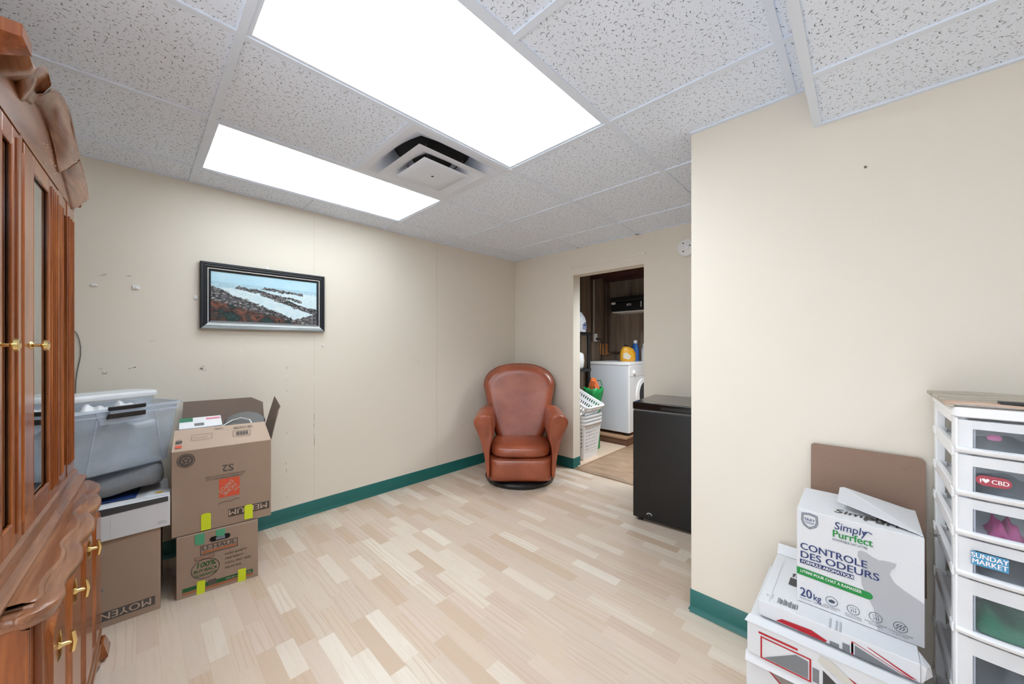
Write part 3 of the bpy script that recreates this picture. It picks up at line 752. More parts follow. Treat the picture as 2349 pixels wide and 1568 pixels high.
b.build('flap_printing', [M_GREY, M_ORANGE], t, recalc=False)
# contents of the open carton
MX = Matrix.Translation((-2.388, .118, .3005)) @ Matrix.Rotation(AH, 4, 'Z')
def loose(o, loc, rz=0, rx=0, ry=0, base=MX): o.matrix_world = base @ Matrix.Translation(loc) @ Matrix.Rotation(R(rz), 4, 'Z') @ Matrix.Rotation(R(rx), 4, 'X') @ Matrix.Rotation(R(ry), 4, 'Y'); return o
fil = tag(MB().box(.03, .37, .12, .40, .006, .43).build('packing_bundle', mat('pale_packing_paper', 'B9B4AE', .8), bevel=.02), 'bundle of packing paper filling the open brown box', 'packing'); fil.matrix_world = MX
bk = MB(); bk.box(0, .175, 0, .15, 0, .03); o = tag(bk.build('catalogue', mat('white_gloss_paper', 'E8E9EC', .3), bevel=.001), 'thick white catalogue with green corner in the open brown box', 'book'); loose(o, (.015, .15, .468), 4, 12)
bk = MB(); bk.mi = 0; bk.rect(.0, .09, .055, .15, .0305); bk.mi = 1; bk.rect(.06, .02, .1, .06, .0305); bk.mi = 2; bk.rect(.11, .1, .17, .13, .0305); bk.build('cover_print', [mat('cover_green', '2A7A5C', .4), M_MGREY, mat('cover_pink', 'E58FA4', .4)], o, recalc=False)
o = tag(MB().box(0, .15, 0, .08, 0, .006).build('leaflet', mat('white_leaflet', 'F0F1F5', .4)), 'white leaflet lying at left side in the open brown box', 'paper'); loose(o, (.02, .06, .438), -6, 20)
b = MB(); b.lathe([(0, 0), (.08, 0), (.09, .015), (.09, .03), (.075, .04), (0, .043)], 30); o = tag(b.build('round_case', mat('grey_zip_case', '6C6B69', .7), smooth=50), 'round grey zip case with black rim in the open brown box', 'case'); loose(o, (.292, .22, .472), 0, 24)
b = MB(); b.tube([(.091 * math.cos(R(a)), .091 * math.sin(R(a)), .022) for a in range(0, 360, 15)], .005, 6, closed=True); b.build('zip_rim', M_BLACK, o, smooth=60)
b = MB(); b.tube([(0, 0, 0), (.04, .03, .02), (.08, .03, .03), (.12, .0, .02), (.13, -.04, .0)], .0035, 6); o = tag(b.build('charging_cable', M_WPL, smooth=60), 'short white cable curling out of the open brown box', 'cable'); loose(o, (.19, .15, .49))

# ------------------------------------------------------------ clear storage bins
BA = R(90 + 26.5)
BM = Matrix.Translation((-2.36, -.215, .645)) @ Matrix.Rotation(BA, 4, 'Z')
t = thing('storage_bin', 'large clear plastic storage bin with black latch on top of the left stack', 'storage bin', (-2.36, -.215, .645), BA)
BL, BD, BH = .42, .27, .30
def rrect(x0, x1, y0, y1, r, n=5):
    pts = []
    for cx, cy, a0 in ((x1 - r, y0 + r, -90), (x1 - r, y1 - r, 0), (x0 + r, y1 - r, 90), (x0 + r, y0 + r, 180)):
        for k in range(n + 1): a = R(a0 + 90 * k / n); pts.append((cx + r * math.cos(a), cy + r * math.sin(a)))
    return pts
def binbody(L, D, H, tap, m, parent, r=.03, name='tub', floor=True):
    rings = []
    for z, e in ((0, tap + .012), (.008, tap), (.03, tap * .95), (H * .6, tap * .4), (H, 0)):
        rings.append([(x, y, z) for x, y in rrect(e, L - e, e, D - e, r)])
    return MB().loft(rings, True, False).build(name, m, parent, smooth=50, recalc=False)
binbody(BL, BD, BH, .03, M_CLEARB, t)
def rim(L, D, z, w, h, m, parent, name='rim', r=.03):
    a = rrect(-w, L + w, -w, D + w, r + w); c = rrect(0, L, 0, D, r)
    b = MB(); b.loft([[(x, y, z - h) for x, y in a], [(x, y, z) for x, y in a], [(x, y, z) for x, y in c]], False, False)
    return b.build(name, m, parent, smooth=50)
rim(BL, BD, BH, .014, .012, M_CLEAR, t); rim(BL, BD, BH - .028, .009, .008, M_CLEAR, t)
for x0, x1 in ((.11, .085), (.31, .36)):
    MB().tube([(x0, -.001, BH - .03), (x1, .029, .01)], .0035, 6).build('rib', M_CLEAR, t)
for x in (.2,):
    b = MB(); b.box(x - .065, x + .065, -.028, -.014, BH - .008, BH + .010); b.build('latch', M_BLACK, t, bevel=.003)
    b = MB(); b.loft([[(x - .065, -.026, BH - .022), (x + .065, -.026, BH - .022), (x + .065, -.014, BH - .022), (x - .065, -.014, BH - .022)], [(x - .068, -.018, BH - .045), (x + .068, -.018, BH - .045), (x + .068, -.008, BH - .045), (x - .068, -.008, BH - .045)]]); b.build('latch', M_BLACK, t, bevel=.002)
    b = MB(); b.box(x - .06, x + .06, -.022, -.012, BH - .022, BH - .010); b.build('latch_bar', M_CLEAR, t)
    b = MB(); b.loft([[(x - .10, -.006, BH - .012), (x + .10, -.006, BH - .012), (x + .10, .01, BH - .012), (x - .10, .01, BH - .012)], [(x - .08, .0, BH - .07), (x + .08, .0, BH - .07), (x + .08, .012, BH - .07), (x - .08, .012, BH - .07)]]); b.build('latch_seat', M_CLEAR, t)
# things inside: folded cloths, two smaller lidded boxes
def small_bin(loc, L, D, H, label, latch):
    M = BM @ Matrix.Translation(loc)
    s_ = thing('storage_box', label, 'storage box'); s_.matrix_world = M
    binbody(L, D, H, .012, M_CLEAR, s_, .02)
    b = MB(); b.loft([[(x, y, z) for x, y in rrect(-e, L + e, -e, D + e, .025)] for z, e in ((H - .006, .008), (H + .004, .01), (H + .016, .009), (H + .02, .004), (H + .017, -.02))]); b.build('lid', m_clear('milky_lid', 'F0F3F6', .72, .3), s_, smooth=50)
    if latch: MB().tube([(-.014, .0, H + .004), (-.03, .03, H + .002), (-.012, .08, H + .004)], [.006, .008, .004], 8).build('latch', M_BLACK, s_, smooth=60)
    return s_
small_bin((.055, .075, .012), .30, .165, .175, 'lidded clear box inside the large clear bin, lower one', False)
small_bin((.04, .08, .214), .32, .17, .125, 'lidded clear box sticking up out of the large clear bin', True)
def rag(name, pts_seed, x0, x1, y0, y1, z, h, m, label, cat, base, n=14, k=5, amp=1):
    rnd = random.Random(pts_seed); b = MB(); A = []; B_ = []
    ph = [rnd.uniform(0, 6) for _ in range(6)]
    for j in range(k + 1):
        ra, rb = [], []
        for i in range(n + 1):
            u, v = i / n, j / k; e = (1 - abs(2 * u - 1) ** 6) * (1 - abs(2 * v - 1) ** 4)
            x, y = x0 + (x1 - x0) * u + rnd.uniform(-.003, .003), y0 + (y1 - y0) * v + rnd.uniform(-.003, .003)
            hh = h * (.45 + .3 * math.sin(u * 17 + ph[0] + v * 3) * amp + .25 * math.sin(u * 31 + ph[1] - v * 5) * amp + rnd.uniform(-.12, .12))
            ra.append((x, y, z + max(.004, hh) * e)); rb.append((x, y, z - .002))
        A.append(b.vs(ra)); B_.append(b.vs(rb))
    for V in (A, B_):
        for j in range(k):
            for i in range(n): b.face([V[j][i], V[j][i + 1], V[j + 1][i + 1], V[j + 1][i]])
    for j in range(k):
        for i in (0, n): b.face([A[j][i], A[j + 1][i], B_[j + 1][i], B_[j][i]])
    for i in range(n):
        for j in (0, k): b.face([A[j][i], A[j][i + 1], B_[j][i + 1], B_[j][i]])
    o = tag(b.build(name, m, sub=1), label, cat); o.matrix_world = base; return o
rag('crumpled_wrapping', 3, .025, .30, .012, .070, .285, .05, mat('white_plastic_wrap', 'E2E4E8', .3, var=.3, sc=40, bump=.6, bsc=70), 'crumpled white plastic wrapping at the top of the large clear bin', 'wrapping', BM, 26, 5)
rag('grey_cloth', 5, .035, .26, .035, .066, .19, .05, mat('grey_blue_cloth', '7F8A97', .9, var=.3, sc=20), 'grey cloth pressed against the front inside the large clear bin', 'cloth', BM)

# ------------------------------------------------------------ china cabinet
CD = R(177.53)
so_, no_ = 1.69, .40
dcx, dcy = math.cos(CD), math.sin(CD)
t = thing('china_cabinet', 'tall cherry wood china cabinet with glass doors at left edge', 'cabinet', (dcx * so_ - dcy * no_, dcy * so_ + dcx * no_, 0), CD)
CM = Matrix.Translation((-so_, -no_, 0))
cabt = t
def CB(): return MB(CM)
# base carcase (panelled) and plinth
N0 = .192
b = CB(); b.box(1.225, 2.165, N0 + .012, .62, .07, .655); b.build('base_carcase', M_CHERRY, t, bevel=.003)
pl_ = []
for s0, s1, z0, z1 in ((1.215, 2.178, .07, .105),): CB().box(s0, s1, N0 - .004, .625, z0, z1).build('plinth_moulding', M_CHERRYX, t, bevel=.006)
b = CB(); out = [(1.215, .0), (1.30, .0), (1.335, .02), (1.36, .045), (1.45, .052), (1.6, .05), (1.69, .035), (1.78, .05), (1.93, .052), (2.03, .045), (2.055, .02), (2.09, .0), (2.178, .0), (2.178, .07), (1.215, .07)]
b.loft([[(s_, N0 - .008, z) for s_, z in out], [(s_, N0 + .016, z) for s_, z in out]]); b.build('scalloped_apron', M_CHERRYX, t, bevel=.003)
for s0 in (1.215, 2.118):
    b = CB(); b.loft([[(s0 + a, n_, z) for a, n_ in ((-k, N0 - .012 - k), (.06 + k, N0 - .012 - k), (.06 + k, N0 + .04), (-k, N0 + .04))] for z, k in ((0, .0), (.02, .014), (.05, .006), (.07, .0))]); b.build('bracket_foot', M_CHERRY, t, smooth=50)
for s0 in (1.22, 2.125): CB().box(s0, s0 + .04, .57, .615, 0, .07).build('rear_foot', M_CHERRY, t)
# base side panel recess on the near end
b = CB()
for a in ((N0 + .012, N0 + .07, .105, .655), (.56, .62, .105, .655), (N0 + .07, .56, .105, .17), (N0 + .07, .56, .60, .655)): b.box(1.212, 1.226, a[0], a[1], a[2], a[3])
b.build('side_panel_frame', M_CHERRY, t, bevel=.003)
# base doors with brass bar pulls
def shaped_panel(b, s0, s1, z0, z1, n0, n1, arch=.03):
    pts = [(s0, z0), (s1, z0), (s1, z1 - arch)]
    for k in range(1, 8): u_ = k / 8; pts.append((s1 + (s0 - s1) * u_, z1 - arch + arch * math.sin(u_ * math.pi) ** .8))
    pts.append((s0, z1 - arch)); b.loft([[(s_, n0, z) for s_, z in pts], [(s_ + (.01 if s_ == s0 else -.01 if s_ == s1 else 0), n1, z + (.008 if z == z0 else -.008)) for s_, z in pts]]); return b
for k, (s0, s1) in enumerate(((1.25, 1.465), (1.475, 1.69), (1.70, 1.915), (1.925, 2.14))):
    b = CB(); b.box(s0, s1, N0, N0 + .013, .115, .64); d = b.build('base_door', M_CHERRY, t, bevel=.002)
    shaped_panel(CB(), s0 + .035, s1 - .035, .15, .61, N0, N0 - .008).build('raised_panel', M_CHERRY, d, smooth=30)
    if k < 3:
        hs = (1.352, 1.552, 1.80)[k]; z = (.52, .55, .565)[k]
        b = CB(); b.lathe([(.010, 0), (.008, -.004), (.0045, -.008), (.0045, -.024), (0, -.024)], 12, (hs, N0 - .006, z), 'y')
        b.tube([(hs, N0 - .028, z - .024), (hs, N0 - .031, z), (hs, N0 - .028, z + .024)], [.0045, .0055, .0045], 8)
        b.tube([(hs - .012, N0 - .006, z - .03), (hs, N0 - .010, z - .018), (hs, N0 - .010, z + .018), (hs + .012, N0 - .006, z + .03)], .003, 6)
        b.build('handle', M_BRASS, d, smooth=50)
# serpentine counter
edge = [(1.183, .62), (1.176, .50), (1.172, .36), (1.184, .234), (1.176, .212), (1.183, .188), (1.205, .168), (1.241, .160), (1.29, .167), (1.343, .166), (1.403, .156), (1.471, .160), (1.526, .171), (1.575, .166), (1.631, .157), (1.714, .163), (1.78, .180), (1.815, .173), (1.846, .165), (1.905, .166), (1.96, .176), (1.989, .184), (2.035, .182), (2.077, .184), (2.13, .192), (2.19, .215), (2.215, .24), (2.218, .36), (2.214, .50), (2.208, .62)]
def crd(P, n=4):
    o = []
    for i in range(len(P) - 1):
        p0, p1, p2, p3 = P[max(i - 1, 0)], P[i], P[i + 1], P[min(i + 2, len(P) - 1)]
        for k in range(n):
            q = k / n; o.append(tuple(.5 * ((2 * p1[c]) + (-p0[c] + p2[c]) * q + (2 * p0[c] - 5 * p1[c] + 4 * p2[c] - p3[c]) * q * q + (-p0[c] + 3 * p1[c] - 3 * p2[c] + p3[c]) * q ** 3) for c in range(2)))
    return o + [P[-1]]
E2 = crd(edge)
def inset(P, d):
    o = []
    for i, p in enumerate(P):
        a, c = P[max(i - 1, 0)], P[min(i + 1, len(P) - 1)]
        tx, ty = c[0] - a[0], c[1] - a[1]; L = math.hypot(tx, ty) or 1
        o.append((p[0] - ty / L * d, p[1] + tx / L * d) if .61 > p[1] else (p[0] - ty / L * d, p[1]))
    return o
b = CB(); b.loft([[(x, y, z) for x, y in inset(E2, d)] for z, d in ((.655, .022), (.662, .010), (.668, .006), (.674, .004), (.680, .0), (.690, .0), (.693, .003), (.6935, .024), (.6945, .027), (.699, .029), (.7015, .032), (.7025, .036))], True, False)
Q = inset(E2, .036); A_ = b.vs([(x, y, .7025) for x, y in Q]); B_ = b.vs([(min(max(x, 1.21), 2.19), .621, .7025) for x, y in Q])
for i in range(len(Q) - 1): b.face([A_[i], A_[i + 1], B_[i + 1], B_[i]])
b.build('serpentine_top', M_CHERRYX, t, smooth=45)
# hutch
H0 = .262
b = CB(); b.box(1.195, 1.215, H0 + .02, .615, .74, 1.76); b.box(2.165, 2.185, H0 + .02, .615, .74, 1.76); b.build('hutch_side', M_CHERRY, t)
CB().box(1.215, 2.165, .605, .615, .74, 1.76).build('hutch_back', m_wood('hutch_back_wood', '6B4A38', '8C6750', 'A07C66'), t)
b = CB(); b.box(1.19, 2.19, H0 + .01, .618, 1.745, 1.765); b.box(1.19, 2.19, H0 + .01, .618, .735, .75); b.build('hutch_deck', M_CHERRY, t)
for z in (1.05, 1.38): CB().box(1.216, 2.164, .33, .604, z, z + .008).build('glass_shelf', m_clear('shelf_glass', 'C8DAD4', .18, .05), t)
# base moulding of the hutch: three stepped ogees
b = CB(); b.loft([[(s_, n_, z) for s_, n_ in ((1.185 - k, .618), (1.185 - k, H0 - k), (2.19 + k, H0 - k), (2.19 + k, .618))] for z, k in ((.7026, .030), (.710, .030), (.716, .024), (.722, .014), (.73, .010), (.745, .008), (.752, .0), (.752, -.01))]); b.build('hutch_base_moulding', M_CHERRYX, t, smooth=30)
# face posts
for s0, s1 in ((1.19, 1.255), (1.478, 1.498), (1.914, 1.985), (2.06, 2.19)):
    w_ = s1 - s0; b = CB(); b.box(s0, s1, H0, H0 + .02, .745, 1.75)
    for q in (.2, .5, .8): b.tube([(s0 + w_ * q, H0, .79), (s0 + w_ * q, H0, 1.70)], .0045, 6)
    b.build('fluted_post', M_CHERRY, t, smooth=40)
b = CB(); b.box(1.985, 2.06, H0 + .002, H0 + .02, .745, .80); b.box(1.985, 2.06, H0 + .002, H0 + .02, 1.69, 1.75); b.build('side_window_rail', M_CHERRY, t)
CB().box(1.985, 2.06, H0 + .014, H0 + .017, .80, 1.69).build('glass_pane', M_GLASS, t)
def glass_door(s0, s1, fl_, fr_, kn):
    z0, z1 = .752, 1.735
    b = CB(); n0, n1 = H0 - .003, H0 + .014
    b.box(s0, s0 + fl_, n0, n1, z0, z1); b.box(s1 - fr_, s1, n0, n1, z0, z1); b.box(s0 + fl_, s1 - fr_, n0, n1, z0, z0 + .06); b.box(s0 + fl_, s1 - fr_, n0, n1, z1 - .045, z1)
    d = b.build('glass_door', M_CHERRY, t, bevel=.003)
    b = CB()
    for k in range(1, int(fr_ / .028)): b.tube([(s1 - fr_ + .028 * k, n0, z0 + .03), (s1 - fr_ + .028 * k, n0, z1 - .02)], .004, 6)
    q = [(s0 + fl_, H0, z0 + .06), (s1 - fr_, H0, z0 + .06), (s1 - fr_, H0, z1 - .045), (s0 + fl_, H0, z1 - .045)]
    for a, c in zip(q, q[1:] + q[:1]): b.tube([a, c], .0035, 6)
    b.build('bead', M_CHERRY, d, smooth=50)
    CB().box(s0 + fl_ - .004, s1 - fr_ + .004, H0 + .004, H0 + .007, z0 + .055, z1 - .04).build('glass_pane', M_GLASS, d)
    b = CB(); b.lathe([(.011, 0), (.009, -.003), (.004, -.006), (.004, -.016), (.010, -.019), (.0145, -.0225), (.0135, -.028), (.006, -.031), (0, -.031)], 20, (kn, n0, 1.226), 'y'); b.build('knob', M_BRASS, d, smooth=45)
    return d
glass_door(1.26, 1.475, .07, .075, 1.295); glass_door(1.50, 1.91, .087, .15, 1.56)
# frieze and carved bonnet cornice
def dfr(s_): return .200 + (s_ - 1.13) * .0243
b = CB(); fr = [(1.19, 1.745), (2.19, 1.745), (2.19, 1.765), (2.13, 1.765), (1.98, 1.822), (1.9, 1.81), (1.824, 1.855), (1.755, 1.885), (1.69, 1.897), (1.60, 1.89), (1.53, 1.856), (1.45, 1.858), (1.40, 1.845), (1.30, 1.838), (1.19, 1.84)]
b.loft([[(s_, H0, z) for s_, z in fr], [(s_, H0 + .02, z) for s_, z in fr]]); b.build('frieze', M_CHERRYX, t)
def cornice(lo, up, name='cornice'):
    """lo / up: matching (s, z) points on the frieze and on the outer lip; a cove runs between them"""
    A, U = crd(lo, 10), crd(up, 10); rings = []
    for (s0, z0), (s1, z1) in zip(A, U):
        n0, n1 = H0, dfr(s1); ring = []
        pr_ = [(0, -.004), (.10, .0), (.18, .10), (.42, .30), (.70, .62), (.90, .80), (.93, .93), (1.0, .96), (1.0, 1.12), (.86, 1.16)]
        for a, c in pr_: ring.append((s0 + (s1 - s0) * a, n0 + (n1 - n0) * a, z0 + (z1 - z0) * (c) + .0))
        ring += [(s0 + (s1 - s0) * .1, H0 + .05, z1 + .006), (s0, H0 + .05, z0)]
        rings.append(ring)
    return CB().loft(rings).build(name, M_CHERRYX, t, smooth=55)
cornice([(2.14, 1.742), (2.05, 1.780), (1.997, 1.806), (1.955, 1.820)], [(2.205, 1.812), (2.157, 1.841), (2.052, 1.864), (1.950, 1.870)])
cornice([(1.899, 1.798), (1.873, 1.812), (1.824, 1.850), (1.755, 1.881), (1.692, 1.893), (1.639, 1.891), (1.595, 1.880)], [(1.945, 1.874), (1.852, 1.904), (1.741, 1.934), (1.644, 1.926), (1.557, 1.908), (1.481, 1.882), (1.434, 1.860)])
cornice([(1.575, 1.862), (1.531, 1.850), (1.485, 1.829), (1.460, 1.836), (1.436, 1.850)], [(1.432, 1.866), (1.405, 1.879), (1.372, 1.874), (1.322, 1.854), (1.262, 1.819)])
cornice([(1.434, 1.850), (1.405, 1.842), (1.384, 1.829), (1.353, 1.824), (1.30, 1.832), (1.22, 1.838)], [(1.260, 1.816), (1.235, 1.811), (1.215, 1.811), (1.190, 1.816), (1.165, 1.822), (1.140, 1.826)])
b = CB(); b.loft([[(s_, n_, z) for s_, n_ in ((1.135 + k, .62), (1.135 + k, .198 + k), (1.20, .198 + k), (1.215, .25), (1.215, .62))] for z, k in ((1.795, .03), (1.804, .012), (1.808, .0), (1.832, 0), (1.836, .006))]); b.build('cornice_return', M_CHERRY, t, smooth=30)
b = CB(); b.loft([[(s_, n_, z) for s_, n_ in ((2.185, .62), (2.185, .27), (2.188 + k, .245 - k * .4), (2.19 + k, .62))] for z, k in ((1.765, .0), (1.79, .01), (1.83, .03))]); b.build('cornice_return', M_CHERRY, t)
CB().box(1.19, 2.19, H0 + .02, .62, 1.765, 1.80).build('hutch_roof', M_CHERRY, t)
b = CB(); rnd = random.Random(4)
for k in range(22):
    s_, z = 1.80 + rnd.uniform(-.11, .08), 1.795 + rnd.uniform(-.04, .05); z = min(z, 1.83); b.slab([(s_, H0 - .0012, z), (s_ + .006, H0 - .0012, z + .001), (s_ + .012, H0 - .0012, z + rnd.uniform(.002, .006)), (s_ + .002, H0 - .0012, z + .0015)], .0004)
b.build('worn_lacquer', mat('pale_scuff', 'D8C9BC', .6), t)

# ------------------------------------------------------------ right: stack of white boxes
LB = []
def white_box(label, x, y, z, W, D, H, rz, slope=0):
    t = thing('white_carton', label, 'box', (x, y, z), R(rz), 'white cardboard boxes'); carton(t, W, D, H, M_WCARD); return t
tb = white_box('lowest white box of the right stack, beneath the two boxes with red print', -.262, 1.335, 0, .375, .39, .272, 0)
b = MB(fm(0, E_, 0)); b.mi = 0; b.poly([(.05, .245, 0), (.16, .245, 0), (.34, .12, 0), (.34, .06, 0), (.22, .10, 0)]); b.mi = 1; b.tube([(.05, .247, 0), (.2, .13, 0), (.3, .03, 0)], .0018, 4)
b.build('printing', [mat('taupe_print', '8B8480', .5), M_RED], tb, recalc=False)
MB().slab([(-.001, -.001, .272), (.375, -.001, .272), (.375, -.010, .252), (-.001, -.012, .245)], .002).build('torn_edge', M_WCARD, tb)
t2 = white_box('middle white box of the right stack with red and grey frame pictures', -.258, 1.326, .2735, .372, .40, .094, 0)
b = MB(fm(0, E_, 0)); b.mi = 0; b.rect(.03, .072, .125, .078); b.frame(.035, .0, .155, .066, .004); b.poly([(.20, .062, 0), (.235, .062, 0), (.38, .0, 0), (.30, .0, 0)])
b.mi = 1; b.poly([(.045, .006, .0003), (.148, .006, .0003), (.148, .055, .0003), (.12, .058, .0003)]); b.rect(.158, .006, .172, .045); b.mi = 2; b.poly([(.18, .0, 0), (.18, .05, 0), (.25, .0, 0)])
b.mi = 3; b.poly([(.255, .0, .0003), (.195, .05, .0003), (.21, .05, .0003), (.285, .0, .0003)]); b.mi = 4; b.poly([(.17, .07, .0006), (.175, .088, .0006), (.2, .085, .0006), (.32, .0, .0006), (.29, .0, .0006)])
b.build('printing', [M_RED, M_MGREY, mat('dark_grey_print', '3C3B3B', .5), mat('light_lilac_print', 'C9CBD6', .5), mat('clear_tape', 'C9C6BE', .2)], t2, recalc=False)
MB().slab([(-.006, -.002, .094), (.372, -.002, .094), (.372, .03, .099), (.0, .03, .100)], .0025).build('front_flap', M_WCARD, t2)
t3 = white_box('topmost white box of the right stack, under the cat litter box', -.236, 1.372, .3745, .343, .355, .047, 0)
b = MB(fm(0, E_, 0)); b.mi = 0; b.poly([(.045, .004, 0), (.06, .016, 0), (.13, .020, 0), (.165, .008, 0), (.16, .002, 0)]); b.frame(.215, -.0, .219, .035, .004); b.poly([(.215, .036, 0), (.22, .036, 0), (.33, .0, 0), (.325, .0, 0)]); b.poly([(.245, .037, 0), (.25, .037, 0), (.338, .004, 0), (.325, .004, 0)])
b.mi = 1; b.rect(.17, .002, .19, .012); b.poly([(.222, .0, 0), (.222, .028, 0), (.315, .0, 0)]); b.rect(.197, .0, .212, .022)
b.build('printing', [M_RED, M_MGREY], t3, recalc=False)
b = MB(fm(0, 0, 0, 'top') @ Matrix.Translation((0, 0, .0482)))
b.mi = 0
for k in range(14): b.rect(.045 + k * .0036, .02 + .004 * (k % 2), .0465 + k * .0036 + .001 * (k % 3), .055 - .003 * (k % 4))
b.rect(.03, .03, .031, .06); b.rect(.014, .04, .020, .041); b.rect(.014, .045, .020, .046)
b.mi = 1; b.rect(.058, .155, .10, .205); b.text('fi', .04, .06, .215, 0, 0, .02); b.mi = 2; b.rect(.026, .01, .0268, .30)
for k, x in enumerate((.168, .182, .19)): b.mi = 2; b.rect(x, .0, x + .004, .05)
b.build('top_printing', [M_MGREY, mat('dark_grey_print', '3C3B3B', .5), M_LGREY], t3, recalc=False)
MB().slab([(.0, .355, .047), (.085, .355, .047), (.085, .385, .075), (.0, .385, .075)], .002).build('rear_flap', M_WCARD, t3)
MB().loft([[(.3432, .002, .047), (.353, .0, .044), (.362, .03, .036), (.3435, .06, .047)], [(.3432, .0, .0), (.350, .004, .008), (.366, .03, .012), (.3435, .06, .0)]]).build('torn_corner', M_WCARD, t3)
# cat litter box
LX, LY, LZ, LW, LD, LH = -.148, 1.45, .423, .268, .235, .29
t = thing('litter_box', 'white cat litter carton with cat silhouette and blue green lettering', 'litter box', (LX, LY, LZ), R(.0))
carton(t, LW, LD, LH, M_WCARD)
b = MB(fm(0, E_, 0))
NAV, GRN, LG, BK, WH, DK = 0, 1, 2, 3, 4, 5
b.mi = LG; b.poly([(.140, .208, 0), (.147, .213, 0), (.158, .210, 0), (.170, .203, 0), (.182, .199, 0), (.192, .202, 0), (.203, .203, 0), (.216, .203, 0), (.213, .192, 0), (.206, .182, 0), (.203, .168, 0), (.212, .150, 0), (.230, .137, 0), (LW - .001, .118, 0), (LW - .001, .003, 0), (.180, .003, 0), (.172, .06, 0), (.158, .09, 0), (.148, .115, 0), (.146, .14, 0), (.148, .165, 0), (.145, .18, 0), (.139, .195, 0)])
b.mi = BK; sh = [(.012, .280), (.031, .284), (.050, .280), (.052, .258), (.047, .244), (.031, .234), (.016, .244), (.011, .258)]
for k in (1.0, .84):
    c = (.031, .26); Q = [(c[0] + (x - c[0]) * k, c[1] + (y - c[1]) * k, .0003) for x, y in sh]; Q2 = [(c[0] + (x - c[0]) * (k - .08), c[1] + (y - c[1]) * (k - .08), .0003) for x, y in sh]; b.loft([Q, Q2], False, False)
b.mi = NAV; b.text('TRAY', .0125, .031, .259, .0005, 0, .02, 'CENTER', sx=.85); b.rect(.018, .2545, .044, .2555, .0005); b.rect(.021, .251, .041, .252, .0005)
b.text('Simply', .032, .088, .256, .0005, 0, .008, 'LEFT', .12, .84); b.tube([(.150, .262, .0004), (.155, .269, .0004), (.162, .271, .0004), (.169, .267, .0004)], .0012, 4)
b.mi = GRN; b.text('Purrfect', .030, .084, .232, .0005, 0, .03, 'LEFT', 0, .87)
b.mi = BK; b.text('SCOOPABLE CAT LITTER', .009, .084, .221, .0005, 0, .01, 'LEFT', 0, .76)
b.mi = NAV; b.text('CONTROLE', .029, .008, .167, .0006, 0, .022, 'LEFT', 0, .98); b.text('DES ODEURS', .029, .008, .141, .0006, 0, .022, 'LEFT', 0, 1.04)
b.rect(.008, .122, .132, .135); b.mi = WH; b.text('FORMULE AROMATIQUE', .0125, .012, .1245, .0008, 0, .02, 'LEFT', 0, .87)
b.mi = GRN; pts = [(.0, .086, .0006), (.160, .080, .0006)] + [(.160 + .0105 * math.cos(R(a)), .0905 + .0105 * math.sin(R(a)), .0006) for a in range(-75, 90, 15)] + [(.0, .108, .0006)]; b.poly(pts)
b.mi = WH; b.text('LITIERE POUR CHAT A RAMASSER', .0118, .009, .0945, .0010, -1.8, .016, 'LEFT', 0, .78)
b.mi = NAV; b.text('20', .038, .008, .020, .0006, 0, .018, 'LEFT', 0, .78); b.text('kg', .028, .040, .020, .0006, 0, .012, 'LEFT', 0, .75); b.mi = DK; b.text('POIDS NET / NET WEIGHT', .0058, .008, .011, .0006)
for k, x in enumerate((.083, .130, .176, .224)):
    y = (.036, .034, .036, .034)[k]
    b.mi = BK; b.annulus(x, y, .0125, .0138, .0006, 24)
    if k == 0: b.poly([(x - .008, y + .001, .0006), (x, y + .005, .0006), (x + .008, y + .002, .0006), (x + .006, y - .003, .0006), (x, y - .005, .0006), (x - .006, y - .004, .0006)])
    elif k < 3:
        for q in (-1, 0, 1): b.rings2((x + q * .005, y + .006 - abs(q) * .001, .0006), .0013, 8); b.tube([(x + q * .005, y + .001, .0006), (x + q * .004 + .001 * k, y - .003, .0006), (x + q * .005, y - .007, .0006)], .0006, 4)
    else:
        for q in (-1, 0, 1): b.tube([(x + q * .006 + .003, y + .007, .0006), (x + q * .006 - .002, y + .001, .0006), (x + q * .006 + .002, y - .001, .0006), (x + q * .006 - .002, y - .007, .0006)], .0009, 4)
    b.mi = DK; b.text(('AGGLOMERANTE', 'SANS POUSSIERE', 'ELIMINE LES ODEURS', 'CONTROLE POUSSEE')[k], .0048, x, y - .019, .0006, 0, 0, 'CENTER'); b.text(('ET FERME', 'LONGUE DUREE', 'RAPIDEMENT', 'ET BACTERIES')[k], .0048, x, y - .0245, .0006, 0, 0, 'CENTER')
b.build('printing', [M_NAVY, M_GREEN, M_LGREY, mat('slate_ink', '3A4656', .5), M_WINK, M_GREY], t, recalc=False)
# its top: loose flap
MB().slab([(.092, .08, LH + .024), (LW - .002, .012, LH + .002), (LW - .002, .21, LH + .002), (.104, .21, LH + .034), (.094, .20, LH + .033)], .002).build('top_flap', M_WCARD, t)
o = bpy.data.objects['top_flap']; o['label'] = 'lifted white flap'
b = MB(Matrix.Translation((0, 0, LH + .0012))); b.mi = 0; b.text('Simply', .045, .085, .045, 0, 2, .02, 'LEFT', .2); b.text('Purrfect', .045, .150, .03, 0, 2, .02, 'LEFT', .2); b.build('top_printing', [M_GREY], t, recalc=False)
